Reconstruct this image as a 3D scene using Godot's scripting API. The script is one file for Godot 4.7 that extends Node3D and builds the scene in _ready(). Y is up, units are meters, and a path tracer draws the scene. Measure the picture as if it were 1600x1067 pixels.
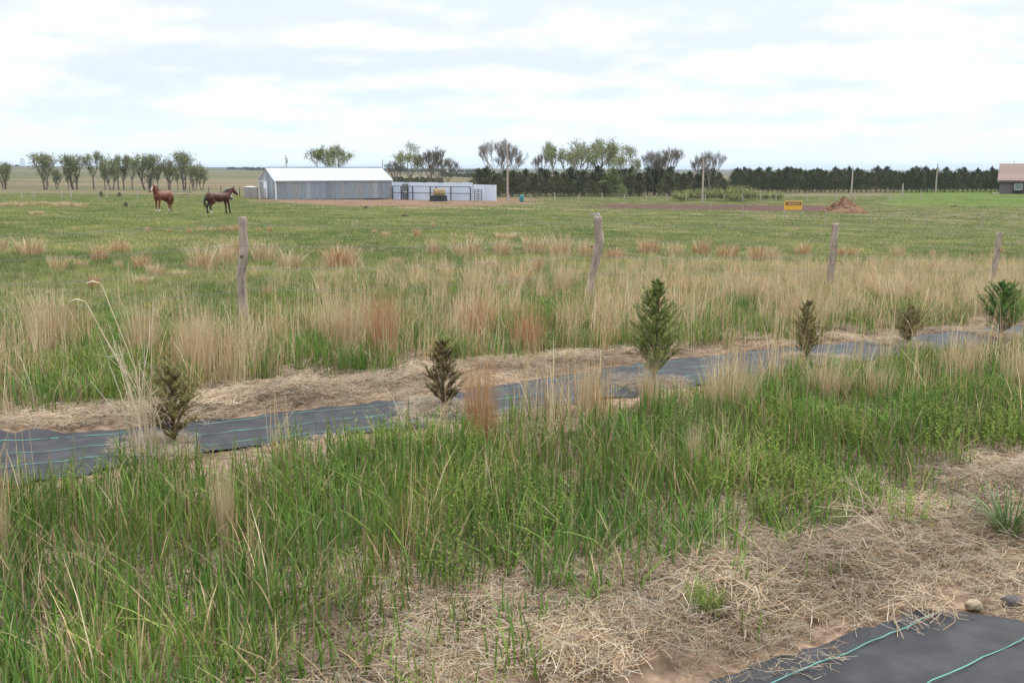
extends Node3D
# A pasture seen from a road bank: rows of young cedars in weed barrier fabric, a barbed wire fence, horses, a metal barn and windbreak trees.
# Lengths are metres. The row of fabric and the fence run along U; V is the distance across them. "d" is the depth in front of the camera (-z).

const EYE := 1.7
const FOCAL := 1600.0
const PITCH := 0.16748
const UX := 0.82115
const UD := 0.57071

var rng := RandomNumberGenerator.new()
var n_relief := FastNoiseLite.new()
var n_patch := FastNoiseLite.new()
var n_edge := FastNoiseLite.new()
var n_fine := FastNoiseLite.new()
var taken := {}

const PZ := [0.0, 5.0, 8.0, 11.0, 14.0, 20.0, 40.0, 66.0, 100.0, 150.0, 171.0, 250.0, 500.0, 1000.0, 2500.0, 5000.0, 9000.0]
const PL := [0.0, 0.0, 0.0, 0.0, -0.03, -0.12, -0.5, -1.05, -1.7, -2.3, -2.5, -3.0, -3.0, 0.5, 8.0, 13.0, 20.0]
const PC := [0.0, 0.0, 0.0, -0.03, -0.08, -0.25, -0.8, -1.5, -2.1, -2.95, -3.1, -3.6, -4.6, -4.0, -2.0, -1.0, 0.0]
const PR := [0.0, 0.0, -0.05, -0.13, -0.28, -0.65, -1.6, -2.5, -3.2, -3.05, -3.0, -2.9, -6.0, -9.0, -12.0, -14.0, -16.0]

# ---------------------------------------------------------------- ground shape
func table(t: Array, p: Array, x: float) -> float:
	if x <= t[0]:
		return p[0]
	for i in range(1, t.size()):
		if x < t[i]:
			var k: float = (x - t[i - 1]) / (t[i] - t[i - 1])
			return lerpf(p[i - 1], p[i], k)
	return p[p.size() - 1]

func base_h(x: float, d: float) -> float:
	if d < 4.0:
		return 0.0
	var i := 1
	while i < PZ.size() - 1 and d >= PZ[i]:
		i += 1
	var k: float = clampf((d - PZ[i - 1]) / (PZ[i] - PZ[i - 1]), 0.0, 1.0)
	var c: float = lerpf(PC[i - 1], PC[i], k)
	var s := clampf(x / d, -0.56, 0.56)
	if s < 0.0:
		return c + (lerpf(PL[i - 1], PL[i], k) - c) * (-s / 0.5)
	return c + (lerpf(PR[i - 1], PR[i], k) - c) * (s / 0.5)

func uu(x: float, d: float) -> float:
	return x * UX + d * UD

func vv(x: float, d: float) -> float:
	return -x * UD + d * UX

func from_uv(u: float, v: float) -> Vector2:
	return Vector2(u * UX - v * UD, u * UD + v * UX)

const EU := [-8.0, 0.9, 2.0, 3.0, 3.6, 4.5, 6.0, 8.0, 9.2, 12.0, 40.0]
const EV := [7.0, 6.98, 6.77, 6.63, 6.53, 6.53, 6.72, 6.66, 6.5, 6.6, 6.6]
const FU := [-8.0, 0.8, 1.9, 2.6, 3.2, 5.5, 12.0, 40.0]
const FV := [5.85, 5.9, 5.98, 5.88, 5.75, 5.72, 5.75, 5.75]

func bump(x: float, a: float, w: float) -> float:
	return exp(-(x - a) * (x - a) / (w * w))

func gh(x: float, d: float) -> float:
	var h := base_h(x, d)
	if d > 60.0 or d < -20.0:
		return h
	var v := vv(x, d)
	var u := uu(x, d)
	var calm := smoothstep(0.05, 0.35, minf(absf(v - 6.25) - 0.45, maxf(absf(v - 1.5) - 0.7, u - 3.7)))
	h += calm * (n_relief.get_noise_2d(x, d) * 0.05 + 0.05 * bump(v, 7.1, 0.25) + 0.05 * bump(v, 2.55, 0.22))
	return h

func on(x: float, d: float, up := 0.0) -> Vector3:
	return Vector3(x, gh(x, d) + up, -d)

func ray(px: float, py: float) -> Vector3:
	var a := (px - 800.0) / FOCAL
	var b := -(py - 533.5) / FOCAL
	return Vector3(a, -sin(PITCH) + b * cos(PITCH), cos(PITCH) + b * sin(PITCH))

func spot(px: float, py: float) -> Vector2:
	# where the ground stands under that line of sight: (x, d)
	var r := ray(px, py)
	var t := 2.0
	while t < 2000.0 and EYE + r.y * t > base_h(r.x * t, r.z * t):
		t *= 1.003
	return Vector2(r.x * t, r.z * t)

func bearing(px: float, d: float) -> Vector2:
	# ground point at depth d on that bearing
	var c := d * cos(PITCH) + (EYE + 2.5 * smoothstep(20.0, 140.0, d)) * sin(PITCH)
	return Vector2((px - 800.0) / FOCAL * c, d)

# ---------------------------------------------------------------- mesh builder
class MB:
	var v := PackedVector3Array()
	var c := PackedColorArray()
	var i := PackedInt32Array()
	func p(a: Vector3, col := Color.WHITE) -> int:
		v.append(a)
		c.append(col)
		return v.size() - 1
	func tri(a: Vector3, b: Vector3, e: Vector3, col := Color.WHITE) -> void:
		var k := v.size()
		v.append(a); v.append(b); v.append(e)
		c.append(col); c.append(col); c.append(col)
		i.append(k); i.append(k + 1); i.append(k + 2)
	func quad(a: Vector3, b: Vector3, e: Vector3, f: Vector3, col := Color.WHITE) -> void:
		var k := v.size()
		v.append(a); v.append(b); v.append(e); v.append(f)
		c.append(col); c.append(col); c.append(col); c.append(col)
		i.append(k); i.append(k + 1); i.append(k + 2)
		i.append(k); i.append(k + 2); i.append(k + 3)
	func box(at: Vector3, s: Vector3, b := Basis.IDENTITY, col := Color.WHITE) -> void:
		var h := s * 0.5
		var q: Array[Vector3] = []
		for k in 8:
			q.append(at + b * Vector3(h.x if k & 1 else -h.x, h.y if k & 2 else -h.y, h.z if k & 4 else -h.z))
		quad(q[4], q[6], q[7], q[5], col)
		quad(q[1], q[3], q[2], q[0], col)
		quad(q[5], q[7], q[3], q[1], col)
		quad(q[0], q[2], q[6], q[4], col)
		quad(q[6], q[2], q[3], q[7], col)
		quad(q[0], q[4], q[5], q[1], col)
	func tube(pts: Array, rad: Array, sides := 6, col := Color.WHITE, caps := true) -> void:
		var k := v.size()
		var side := Vector3.RIGHT
		for n in pts.size():
			var dir: Vector3 = (pts[mini(n + 1, pts.size() - 1)] - pts[maxi(n - 1, 0)]).normalized()
			side = (side - dir * side.dot(dir))
			if side.length() < 0.05:
				side = dir.cross(Vector3(0.3, 0.2, 0.9))
			side = side.normalized()
			var other := dir.cross(side)
			for s in sides:
				var a := TAU * s / sides
				p(pts[n] + (side * cos(a) + other * sin(a)) * rad[n], col)
		for n in pts.size() - 1:
			for s in sides:
				var a := k + n * sides + s
				var b := k + n * sides + (s + 1) % sides
				i.append(a); i.append(a + sides); i.append(b)
				i.append(b); i.append(a + sides); i.append(b + sides)
		if caps:
			for e in [0, pts.size() - 1]:
				var m := p(pts[e], col)
				for s in sides:
					var a: int = k + e * sides + s
					var b: int = k + e * sides + (s + 1) % sides
					i.append(m)
					i.append(a if e == 0 else b)
					i.append(b if e == 0 else a)
	func done(smooth := false) -> ArrayMesh:
		var m := ArrayMesh.new()
		var arr := []
		arr.resize(Mesh.ARRAY_MAX)
		arr[Mesh.ARRAY_VERTEX] = v
		arr[Mesh.ARRAY_COLOR] = c
		arr[Mesh.ARRAY_INDEX] = i
		if smooth:
			var n := PackedVector3Array()
			n.resize(v.size())
			for t in range(0, i.size(), 3):
				var f := (v[i[t + 2]] - v[i[t]]).cross(v[i[t + 1]] - v[i[t]])
				n[i[t]] += f; n[i[t + 1]] += f; n[i[t + 2]] += f
			for t in n.size():
				n[t] = n[t].normalized()
			arr[Mesh.ARRAY_NORMAL] = n
		m.add_surface_from_arrays(Mesh.PRIMITIVE_TRIANGLES, arr)
		return m

# ---------------------------------------------------------------- things, parts, materials
func numbered(called: String) -> String:
	if not taken.has(called):
		taken[called] = 0
		return called
	taken[called] += 1
	return "%s_%03d" % [called, taken[called]]

func tag(o: Node, label: String, category: String, group := "", kind := "") -> void:
	o.set_meta("label", label)
	o.set_meta("category", category)
	if group:
		o.set_meta("group", group)
	if kind:
		o.set_meta("kind", kind)

func thing(called: String, label: String, category: String, at: Vector3, group := "", turn := 0.0) -> Node3D:
	var o := Node3D.new()
	o.name = numbered(called)
	add_child(o)
	o.position = at
	o.rotation.y = turn
	tag(o, label, category, group)
	return o

func part(called: String, mesh: Mesh, m: Material, parent: Node, at := Vector3.ZERO) -> MeshInstance3D:
	var o := MeshInstance3D.new()
	o.name = numbered(called) if parent == self else called
	o.mesh = mesh
	o.material_override = m
	o.position = at
	parent.add_child(o, true)
	return o

func copy(o: Node3D, at: Vector3, turn: float, size: Vector3, label := "", group := "") -> Node3D:
	var c: Node3D = o.duplicate()
	c.name = numbered(String(o.name).rstrip("_0123456789"))
	add_child(c)
	c.transform = Transform3D(Basis(Vector3.UP, turn).scaled_local(size), at)
	if label:
		c.set_meta("label", label)
	if group:
		c.set_meta("group", group)
	return c

func lin(r: float, g: float, b: float) -> Color:
	return Color(r, g, b).linear_to_srgb()

func mat(c: Color, rough := 0.8, metal := 0.0) -> StandardMaterial3D:
	var m := StandardMaterial3D.new()
	m.albedo_color = c.linear_to_srgb()
	m.roughness = rough
	m.metallic = metal
	return m

func tinted(rough := 0.85, back := 0.0, spec := 0.5) -> StandardMaterial3D:
	var m := StandardMaterial3D.new()
	m.vertex_color_use_as_albedo = true
	m.roughness = rough
	m.metallic_specular = spec
	if back > 0.0:
		m.backlight_enabled = true
		m.backlight = Color(back, back, back)
	return m

func noise_tex(size: int, freq: float, octaves: int, lo: Color, hi: Color, seed_: int, stretch := 1.0, gain := 1.0) -> ImageTexture:
	# a seamless grain texture between two colours (sRGB)
	var n := FastNoiseLite.new()
	n.seed = seed_
	n.noise_type = FastNoiseLite.TYPE_SIMPLEX_SMOOTH
	n.frequency = freq
	n.fractal_octaves = octaves
	var im := n.get_seamless_image(size, maxi(8, int(size / stretch)))
	if stretch != 1.0:
		im.resize(size, size, Image.INTERPOLATE_CUBIC)
	im.convert(Image.FORMAT_RGB8)
	var by := im.get_data()
	for k in range(0, by.size(), 3):
		var t := clampf((by[k] / 255.0 - 0.5) * gain + 0.5, 0.0, 1.0)
		by[k] = int(255.0 * lerpf(lo.r, hi.r, t))
		by[k + 1] = int(255.0 * lerpf(lo.g, hi.g, t))
		by[k + 2] = int(255.0 * lerpf(lo.b, hi.b, t))
	im = Image.create_from_data(size, size, false, Image.FORMAT_RGB8, by)
	return ImageTexture.create_from_image(im)

func grainy(m: StandardMaterial3D, t: Texture2D, scale: Vector3, world := false) -> StandardMaterial3D:
	m.albedo_texture = t
	m.uv1_triplanar = true
	m.uv1_world_triplanar = world
	m.uv1_scale = scale
	return m

func pick(a: Array) -> Color:
	var c: Color = a[rng.randi() % a.size()]
	var k := rng.randf_range(0.82, 1.18)
	return Color(c.r * k, c.g * k, c.b * k)

# ---------------------------------------------------------------- sky
func make_sky() -> Sky:
	var w := 2048
	var h := 1024
	var big := FastNoiseLite.new()
	big.seed = 71
	big.frequency = 0.8
	big.fractal_octaves = 6
	big.fractal_gain = 0.6
	var soft := FastNoiseLite.new()
	soft.seed = 73
	soft.frequency = 0.11
	soft.fractal_octaves = 3
	var data := PackedFloat32Array()
	data.resize(w * h * 3)
	var sun := Vector3(0.36, 0.85, -0.40).normalized()
	var k := 0
	for y in h:
		var up := PI * 0.5 - PI * (y + 0.5) / h
		var sy := sin(up)
		var cy := cos(up)
		for x in w:
			var r := 0.62
			var g := 0.66
			var b := 0.66
			if up > -0.02:
				var a := TAU * (x + 0.5) / w
				var e := Vector3(sin(a) * cy, sy, -cos(a) * cy)
				var f := 1.0 / (maxf(sy, 0.0) + 0.12)
				var px := e.x * f
				var pz := e.z * f
				var n1 := big.get_noise_2d(px, pz * 1.25)
				var n2 := soft.get_noise_2d(px + 40.0, pz)
				var near_sun := maxf(0.0, e.dot(sun))
				var glow := pow(near_sun, 5.0)
				var grey := smoothstep(-0.42, 0.28, n1 * 1.2 + n2 * 0.6 - glow * 0.32)
				grey *= smoothstep(-0.01, 0.10, sy) * 0.85 + 0.15
				var lum := (0.78 + 0.95 * smoothstep(0.10, 1.0, sy)) * (1.0 + 0.40 * glow)
				var low := 1.0 - smoothstep(0.0, 0.13, sy)
				r = lum * lerpf(1.10, 0.80, grey) * lerpf(1.0, 0.86, low)
				g = lum * lerpf(1.10, 0.885, grey) * lerpf(1.0, 0.95, low)
				b = lum * lerpf(1.10, 0.97, grey) * lerpf(1.0, 1.02, low)
			data[k] = r
			data[k + 1] = g
			data[k + 2] = b
			k += 3
	var im := Image.create_from_data(w, h, false, Image.FORMAT_RGBF, data.to_byte_array())
	var pm := PanoramaSkyMaterial.new()
	pm.panorama = ImageTexture.create_from_image(im)
	var sky := Sky.new()
	sky.sky_material = pm
	return sky

# ---------------------------------------------------------------- ground colour
func ground_color(x: float, d: float, t: PackedFloat32Array) -> Color:
	# soil and cover by place; t[0] gives back how much short grass grows there
	var r := sqrt(x * x + d * d)
	var n := n_patch.get_noise_2d(x * 0.35, d * 0.35)
	var grass := 1.0
	var c := Color(0.18, 0.175, 0.08).lerp(Color(0.25, 0.21, 0.115), clampf(0.5 + n * 1.2, 0.0, 1.0))
	if d < 30.0:
		var v := vv(x, d)
		var u := uu(x, d)
		var e := n_edge.get_noise_2d(x * 2.0, d * 2.0)
		var litter := Color(0.23, 0.165, 0.11).lerp(Color(0.17, 0.12, 0.08), clampf(0.5 + e, 0.0, 1.0))
		var k := 1.0 - smoothstep(8.0, 13.0, v + n * 2.0)
		c = c.lerp(litter, k)
		grass *= smoothstep(9.5, 13.0, v + n * 2.0)
		var soil := maxf(bump(v + e * 0.12, 5.68, 0.2) * smoothstep(0.6, 1.6, u), bump(v + e * 0.1, 6.75, 0.22) * (1.0 - 0.6 * smoothstep(5.0, 7.0, u)))
		soil = maxf(soil, bump(v + e * 0.1, 2.22, 0.16))
		soil = maxf(soil, smoothstep(0.0, 0.3, 0.6 - absf(v - 1.5)) * smoothstep(3.5, 3.6, u) * (1.0 - smoothstep(3.9, 4.1, u)))
		c = c.lerp(Color(0.41, 0.285, 0.205), clampf(soil, 0.0, 1.0) * 0.9)
		if d < 1.0:
			c = c.lerp(litter, 1.0)
	if d > 60.0:
		var s := x / d
		var px := 800.0 + s * FOCAL
		# bare trampled dirt in front of the barn and along the corral
		var w := n * 12.0
		var dirt := smoothstep(96.0, 108.0, d + w - 22.0 * (1.0 - smoothstep(400.0, 540.0, px)) - 10.0 * smoothstep(700.0, 820.0, px)) * (1.0 - smoothstep(168.0, 176.0, d)) * smoothstep(385.0, 425.0, px + n * 40.0) * (1.0 - smoothstep(790.0, 890.0, px + n * 60.0))
		c = c.lerp(Color(0.34, 0.225, 0.155).lerp(Color(0.25, 0.15, 0.10), clampf(0.5 + n_fine.get_noise_2d(x, d) * 1.4, 0.0, 1.0)), dirt)
		grass *= 1.0 - dirt * 0.96
		# dark disked strip
		var disk := smoothstep(105.0, 110.0, d + n * 3.0) * (1.0 - smoothstep(128.0, 133.0, d + n * 3.0)) * smoothstep(880.0, 960.0, px) * (1.0 - smoothstep(1285.0, 1310.0, px))
		c = c.lerp(Color(0.15, 0.085, 0.07), disk)
		grass *= 1.0 - disk * 0.97
		# pale dry tracks
		var track := maxf(bump(d + w * 0.25, 92.0, 1.3), bump(d + w * 0.3, 84.0, 1.0) * 0.6) * smoothstep(930.0, 1010.0, px)
		track = maxf(track, bump(d + w * 0.4, 97.0, 4.0) * smoothstep(560.0, 640.0, px) * (1.0 - smoothstep(900.0, 1000.0, px)) * 0.8)
		c = c.lerp(Color(0.40, 0.33, 0.19), clampf(track, 0.0, 1.0) * 0.8)
		grass *= 1.0 - 0.7 * clampf(track, 0.0, 1.0)
		# mown lawn round the house
		var lawn := smoothstep(1330.0, 1420.0, px - (d - 150.0) * 0.4) * smoothstep(120.0, 140.0, d)
		c = c.lerp(Color(0.14, 0.21, 0.04), lawn * 0.9)
		if lawn > 0.5:
			grass *= 0.25
		# dry range beyond the back fence
		if d > 235.0 + n * 6.0:
			var f := n_patch.get_noise_2d(x * 0.012, d * 0.05)
			var f2 := n_patch.get_noise_2d(x * 0.003 + 50.0, d * 0.012)
			var tan_ := Color(0.29, 0.215, 0.13)
			var green := Color(0.155, 0.155, 0.075)
			var k := clampf(0.5 + f * 1.6, 0.0, 1.0)
			if d > 420.0:
				k = clampf(0.8 + f2 * 1.6, 0.0, 1.0)
			c = tan_.lerp(green, k)
			if d > 1100.0:
				c = c.lerp(Color(0.12, 0.115, 0.08), 0.6)
			grass = 0.0
	t[0] = grass
	return c

func make_ground() -> void:
	var rings := PackedFloat32Array([0.0])
	var r := 0.5
	while r < 9000.0:
		rings.append(r)
		r *= 1.0185 if r < 300.0 else 1.05
	var angles := PackedFloat32Array()
	var a := -180.0
	while a < 180.0:
		angles.append(deg_to_rad(a))
		a += 0.55 if absf(a) < 36.0 else 6.0
	var na := angles.size()
	var mb := MB.new()
	var t := PackedFloat32Array([0.0])
	for k in rings.size():
		for j in na:
			var x := rings[k] * sin(angles[j])
			var d := rings[k] * cos(angles[j])
			mb.v.append(on(x, d))
			mb.c.append(ground_color(x, d, t))
	for k in rings.size() - 1:
		for j in na:
			var p := k * na + j
			var q := k * na + (j + 1) % na
			mb.i.append(p); mb.i.append(p + na); mb.i.append(q)
			mb.i.append(q); mb.i.append(p + na); mb.i.append(q + na)
	var m := tinted(0.95, 0.0, 0.2)
	grainy(m, noise_tex(512, 0.03, 5, Color(0.62, 0.61, 0.6), Color(1, 1, 1), 3, 1.0, 1.6), Vector3(0.7, 0.7, 0.7), true)
	var g := part("ground", mb.done(true), m, self)
	g.set_meta("kind", "structure")
	g.set_meta("label", "rolling prairie ground of pasture, bare dirt and dry range")

# ---------------------------------------------------------------- scattering
class Layer:
	var bufs: Array = []
	func _init(n: int) -> void:
		for k in n:
			bufs.append(PackedFloat32Array())
	func put(k: int, at: Vector3, turn: float, wide: float, tall: float, col: Color, tilt := 0.0) -> void:
		var b: PackedFloat32Array = bufs[k]
		var c := cos(turn) * wide
		var s := sin(turn) * wide
		b.append_array([c, tilt * tall, s, at.x, 0.0, tall, 0.0, at.y, -s, 0.0, c, at.z, col.r, col.g, col.b, 1.0])
		bufs[k] = b

func lay(l: Layer, called: String, meshes: Array, m: Material, label: String, category: String) -> void:
	var o := Node3D.new()
	o.name = numbered(called)
	add_child(o)
	tag(o, label, category, "", "stuff")
	for k in meshes.size():
		var b: PackedFloat32Array = l.bufs[k]
		if b.is_empty():
			continue
		var mm := MultiMesh.new()
		mm.transform_format = MultiMesh.TRANSFORM_3D
		mm.use_colors = true
		mm.mesh = meshes[k]
		mm.instance_count = b.size() / 16
		mm.buffer = b
		var n := MultiMeshInstance3D.new()
		n.name = "clump"
		n.multimesh = mm
		n.material_override = m
		n.set_meta("kind", "stuff")
		o.add_child(n, true)

func blade(mb: MB, at: Vector3, turn: float, h: float, w: float, lean: float, col: Color, segs := 3, face := 0.0) -> void:
	var out := Vector3(cos(turn), 0.0, sin(turn))
	var fa := turn + PI * 0.5 + face
	var side := Vector3(cos(fa), 0.0, sin(fa)) * (w * 0.5)
	var k := mb.v.size()
	for s in segs:
		var t := float(s) / segs
		var p := at + out * (lean * h * t * t) + Vector3.UP * (h * t * (1.0 - 0.35 * lean * t))
		var ww := 1.0 - t * t * 0.75
		mb.v.append(p - side * ww)
		mb.v.append(p + side * ww)
		mb.c.append(col); mb.c.append(col)
		if s > 0:
			var q := k + s * 2
			mb.i.append_array([q - 2, q, q - 1, q - 1, q, q + 1])
	mb.v.append(at + out * (lean * h) + Vector3.UP * (h * (1.0 - 0.35 * lean)))
	mb.c.append(col)
	var e := k + segs * 2
	mb.i.append_array([e - 2, e, e - 1])

func grass_mesh(n: int, radius: float, h0: float, h1: float, w0: float, w1: float, lean: float, pal: Array, segs := 3, fan := 0.0) -> ArrayMesh:
	var mb := MB.new()
	for k in n:
		var a := rng.randf() * TAU
		var r := radius * sqrt(rng.randf())
		var turn := a + rng.randf_range(-0.6, 0.6) if fan > 0.0 else rng.randf() * TAU
		var l := absf(rng.randfn(0.0, lean)) + fan * r / radius * rng.randf()
		blade(mb, Vector3(cos(a) * r, -0.01, sin(a) * r), turn, rng.randf_range(h0, h1), rng.randf_range(w0, w1), minf(l, 1.3), pick(pal), segs, rng.randf_range(-0.9, 0.9))
	return mb.done()

func straw_mesh(n: int, radius: float, l0: float, l1: float, w: float, pile: float, pal: Array) -> ArrayMesh:
	var mb := MB.new()
	for k in n:
		var a := rng.randf() * TAU
		var r := radius * sqrt(rng.randf())
		var y := rng.randf() * pile + 0.004
		var c := Vector3(cos(a) * r, y, sin(a) * r)
		var b := rng.randf() * TAU
		var l := rng.randf_range(l0, l1)
		var dir := Vector3(cos(b), rng.randfn(0.0, 0.16), sin(b))
		var bend := Vector3(-dir.z, rng.randf_range(-0.2, 0.5), dir.x) * rng.randfn(0.0, 0.12) * l
		var side := Vector3(-dir.z, rng.randf_range(-0.7, 0.7), dir.x).normalized() * (w * rng.randf_range(0.5, 1.3) * 0.5)
		var col := pick(pal)
		var p0 := c - dir * l * 0.5
		var p1 := c + bend
		var p2 := c + dir * l * 0.5
		p0.y = maxf(p0.y, 0.0); p2.y = maxf(p2.y, 0.0)
		var q := mb.v.size()
		for p in [p0, p1, p2]:
			mb.p(p - side, col)
			mb.p(p + side, col)
		mb.i.append_array([q, q + 2, q + 1, q + 1, q + 2, q + 3, q + 2, q + 4, q + 3, q + 3, q + 4, q + 5])
	return mb.done()

func weed_mesh(stems: int, radius: float, h0: float, h1: float, leaf: float, pal: Array) -> ArrayMesh:
	# upright leafy stems with small oval leaflets
	var mb := MB.new()
	for k in stems:
		var a := rng.randf() * TAU
		var r := radius * sqrt(rng.randf())
		var base := Vector3(cos(a) * r, 0, sin(a) * r)
		var out := Vector3(cos(a), 0, sin(a)) * rng.randf_range(0.05, 0.45)
		var h := rng.randf_range(h0, h1)
		var col := pick(pal)
		var top := base + Vector3.UP * h + out * h
		blade(mb, base, a, h, 0.004, out.length(), col, 2)
		var nl := int(h / leaf * 1.8) + 4
		for q in nl:
			var t := 0.25 + 0.75 * (q + rng.randf()) / nl
			var p := base.lerp(top, t)
			var b := rng.randf() * TAU
			var dir := Vector3(cos(b), rng.randf_range(-0.1, 0.7), sin(b)).normalized()
			var l := leaf * rng.randf_range(0.6, 1.3) * (1.15 - 0.5 * t)
			var side := dir.cross(Vector3.UP).normalized().rotated(dir, rng.randf_range(-0.6, 0.6)) * l * 0.24
			var cc := pick(pal)
			mb.quad(p, p + dir * l * 0.5 - side, p + dir * l, p + dir * l * 0.5 + side, cc)
	return mb.done()

func in_view(x: float, d: float) -> bool:
	return absf(x) < 0.53 * d + 2.2

const GREEN := [Color(0.143, 0.231, 0.044), Color(0.114, 0.194, 0.040), Color(0.172, 0.252, 0.055), Color(0.120, 0.205, 0.063), Color(0.195, 0.252, 0.069), Color(0.155, 0.226, 0.052), Color(0.131, 0.211, 0.046), Color(0.343, 0.267, 0.149)]
const LEAF := [Color(0.151, 0.214, 0.040), Color(0.178, 0.237, 0.046), Color(0.113, 0.176, 0.034), Color(0.167, 0.204, 0.057)]
const TAN := [Color(0.540, 0.415, 0.249), Color(0.490, 0.362, 0.212), Color(0.600, 0.493, 0.318), Color(0.440, 0.304, 0.180), Color(0.630, 0.546, 0.371)]
const RUST := [Color(0.44, 0.25, 0.125), Color(0.40, 0.21, 0.10), Color(0.50, 0.32, 0.17), Color(0.45, 0.30, 0.18)]
const STRAW := [Color(0.400, 0.315, 0.209), Color(0.340, 0.252, 0.163), Color(0.460, 0.410, 0.316), Color(0.270, 0.194, 0.128), Color(0.420, 0.362, 0.281), Color(0.360, 0.326, 0.270)]
const TURF := [Color(0.189, 0.248, 0.076), Color(0.162, 0.231, 0.065), Color(0.221, 0.264, 0.092), Color(0.302, 0.286, 0.146), Color(0.173, 0.237, 0.065)]

func make_grasses() -> void:
	var leafy := tinted(0.7, 0.45, 0.18)
	var dry := tinted(0.8, 0.35, 0.25)
	# --- straw litter
	var straw := [straw_mesh(330, 0.2, 0.02, 0.12, 0.0021, 0.03, STRAW), straw_mesh(330, 0.2, 0.02, 0.10, 0.0019, 0.026, STRAW), straw_mesh(270, 0.2, 0.03, 0.19, 0.0022, 0.035, STRAW)]
	var ls := Layer.new(3)
	var step := 0.17
	var v := 0.6
	while v < 9.5:
		var u := -5.0
		while u < 24.0:
			var uj := u + rng.randf_range(-0.5, 0.5) * step
			var vj := v + rng.randf_range(-0.5, 0.5) * step
			u += step
			var q := from_uv(uj, vj)
			if q.y < 2.2 or not in_view(q.x, q.y) or q.y > 22.0:
				continue
			var e := n_edge.get_noise_2d(q.x * 1.3, q.y * 1.3)
			var p := 0.0
			var pile := 1.0
			var top_edge := table(EU, EV, uj)
			var low_edge := table(FU, FV, uj)
			if vj < 3.5:
				p = 0.95
				if vj < 2.3 + e * 0.1 and uj < 3.75:
					p = 0.35 if vj > 2.22 else 0.0
				if vj < 1.0 and uj > 3.7:
					p = 0.3
				pile = 1.0 + 0.9 * bump(vj, 2.6, 0.25)
			elif vj < low_edge - 0.12:
				p = 0.55 + (0.35 if vj > 5.2 else 0.0)
				if vj > low_edge - 0.32 + e * 0.2:
					p *= 0.35
			elif vj < top_edge + 0.1 + 0.1 * e:
				p = 0.0
			elif vj < lerpf(7.25, 6.95, smoothstep(4.0, 8.0, uj)) + e * 0.6:
				p = 0.95
				pile = 1.0
			else:
				p = 0.35 if vj < 8.6 else 0.12
			if rng.randf() < p:
				var s := rng.randf_range(0.8, 1.2)
				var k := 0.84 + e * 0.55 + rng.randf_range(-0.12, 0.12)
				ls.put(rng.randi() % 3, on(q.x, q.y), rng.randf() * TAU, s, s * pile, Color(k * 1.06, k * 0.99, k * 0.93))
		v += step
	# tufts of litter gathered round the saplings' holes
	for s in [[1.72, 6.2], [3.62, 6.12], [5.5, 5.9], [7.6, 6.05], [9.25, 6.2], [10.7, 6.1]]:
		for k in 16:
			var q := from_uv(s[0] + rng.randfn(0.0, 0.13), s[1] + rng.randfn(0.0, 0.16))
			ls.put(rng.randi() % 3, on(q.x, q.y, 0.02), rng.randf() * TAU, 0.7, 0.8, Color(1, 0.97, 0.93))
	lay(ls, "straw_litter", straw, dry, "flattened tan straw litter beside the black fabric and along the bottom bank", "straw")
	# --- lush green grass between the two fabric strips, and beyond the far one
	var green := []
	for k in 5:
		green.append(grass_mesh(16, 0.09, 0.10, 0.32, 0.0045, 0.0085, 0.38, GREEN, 4))
	var lg := Layer.new(5)
	step = 0.085
	v = 1.7
	while v < 15.0:
		var u := -5.0
		while u < 26.0:
			var uj := u + rng.randf_range(-0.5, 0.5) * step
			var vj := v + rng.randf_range(-0.5, 0.5) * step
			u += step
			var q := from_uv(uj, vj)
			if q.y < 2.4 or not in_view(q.x, q.y) or q.y > 26.0:
				continue
			var e := n_edge.get_noise_2d(q.x * 1.1 + 30.0, q.y * 1.1)
			var n := n_patch.get_noise_2d(q.x * 1.4 + 9.0, q.y * 1.4)
			var p := 0.0
			var tall := 1.0
			var low_edge := table(FU, FV, uj)
			if vj < low_edge - 0.28:
				var rim := 3.16 + e * 0.45 - 0.55 * (1.0 - smoothstep(0.6, 1.6, uj))
				p = smoothstep(-0.45, 0.5, vj - rim) * 0.9
				if uj < 1.9 and vj < 3.6:
					p = maxf(p, 0.26 + 0.3 * n)
				p *= 0.62 + 0.5 * clampf(n * 2.0 + 0.5, 0.0, 1.0)
				tall = lerpf(0.62, 1.05, smoothstep(-0.3, 0.8, vj - rim))
				if vj > low_edge - 0.75 and uj > 1.7 and uj < 3.4:
					p *= 0.25
				if vj > 4.85 and uj > 3.2:
					p *= 0.45
					tall *= 0.8
				if vj < 2.35:
					p = 0.0
				elif vj < rim and rng.randf() < 0.03:
					p = 1.0
					tall = 0.5
			elif vj > lerpf(7.4, 6.78, smoothstep(4.0, 8.0, uj)) + e * 0.4:
				p = 0.62 * smoothstep(7.0, 8.0, vj + e + 0.7 * smoothstep(4.0, 8.0, uj)) * clampf(0.5 + n * 2.4 + 0.5 * (1.0 - smoothstep(0.0, 3.0, uj)), 0.12, 1.0) * (1.0 - smoothstep(11.5, 15.0, vj))
				tall = lerpf(0.9, 0.6, smoothstep(9.0, 12.0, vj))
			if rng.randf() < p:
				var s := rng.randf_range(0.8, 1.25)
				var k := 0.95 + n * 0.45 + rng.randf_range(-0.1, 0.1)
				lg.put(rng.randi() % 5, on(q.x, q.y), rng.randf() * TAU, s, s * tall, Color(k * (1.0 + e * 0.25), k, k))
		v += step
	lay(lg, "green_grass", green, leafy, "lush blue-green grass growing between the two black fabric strips", "grass")
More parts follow.
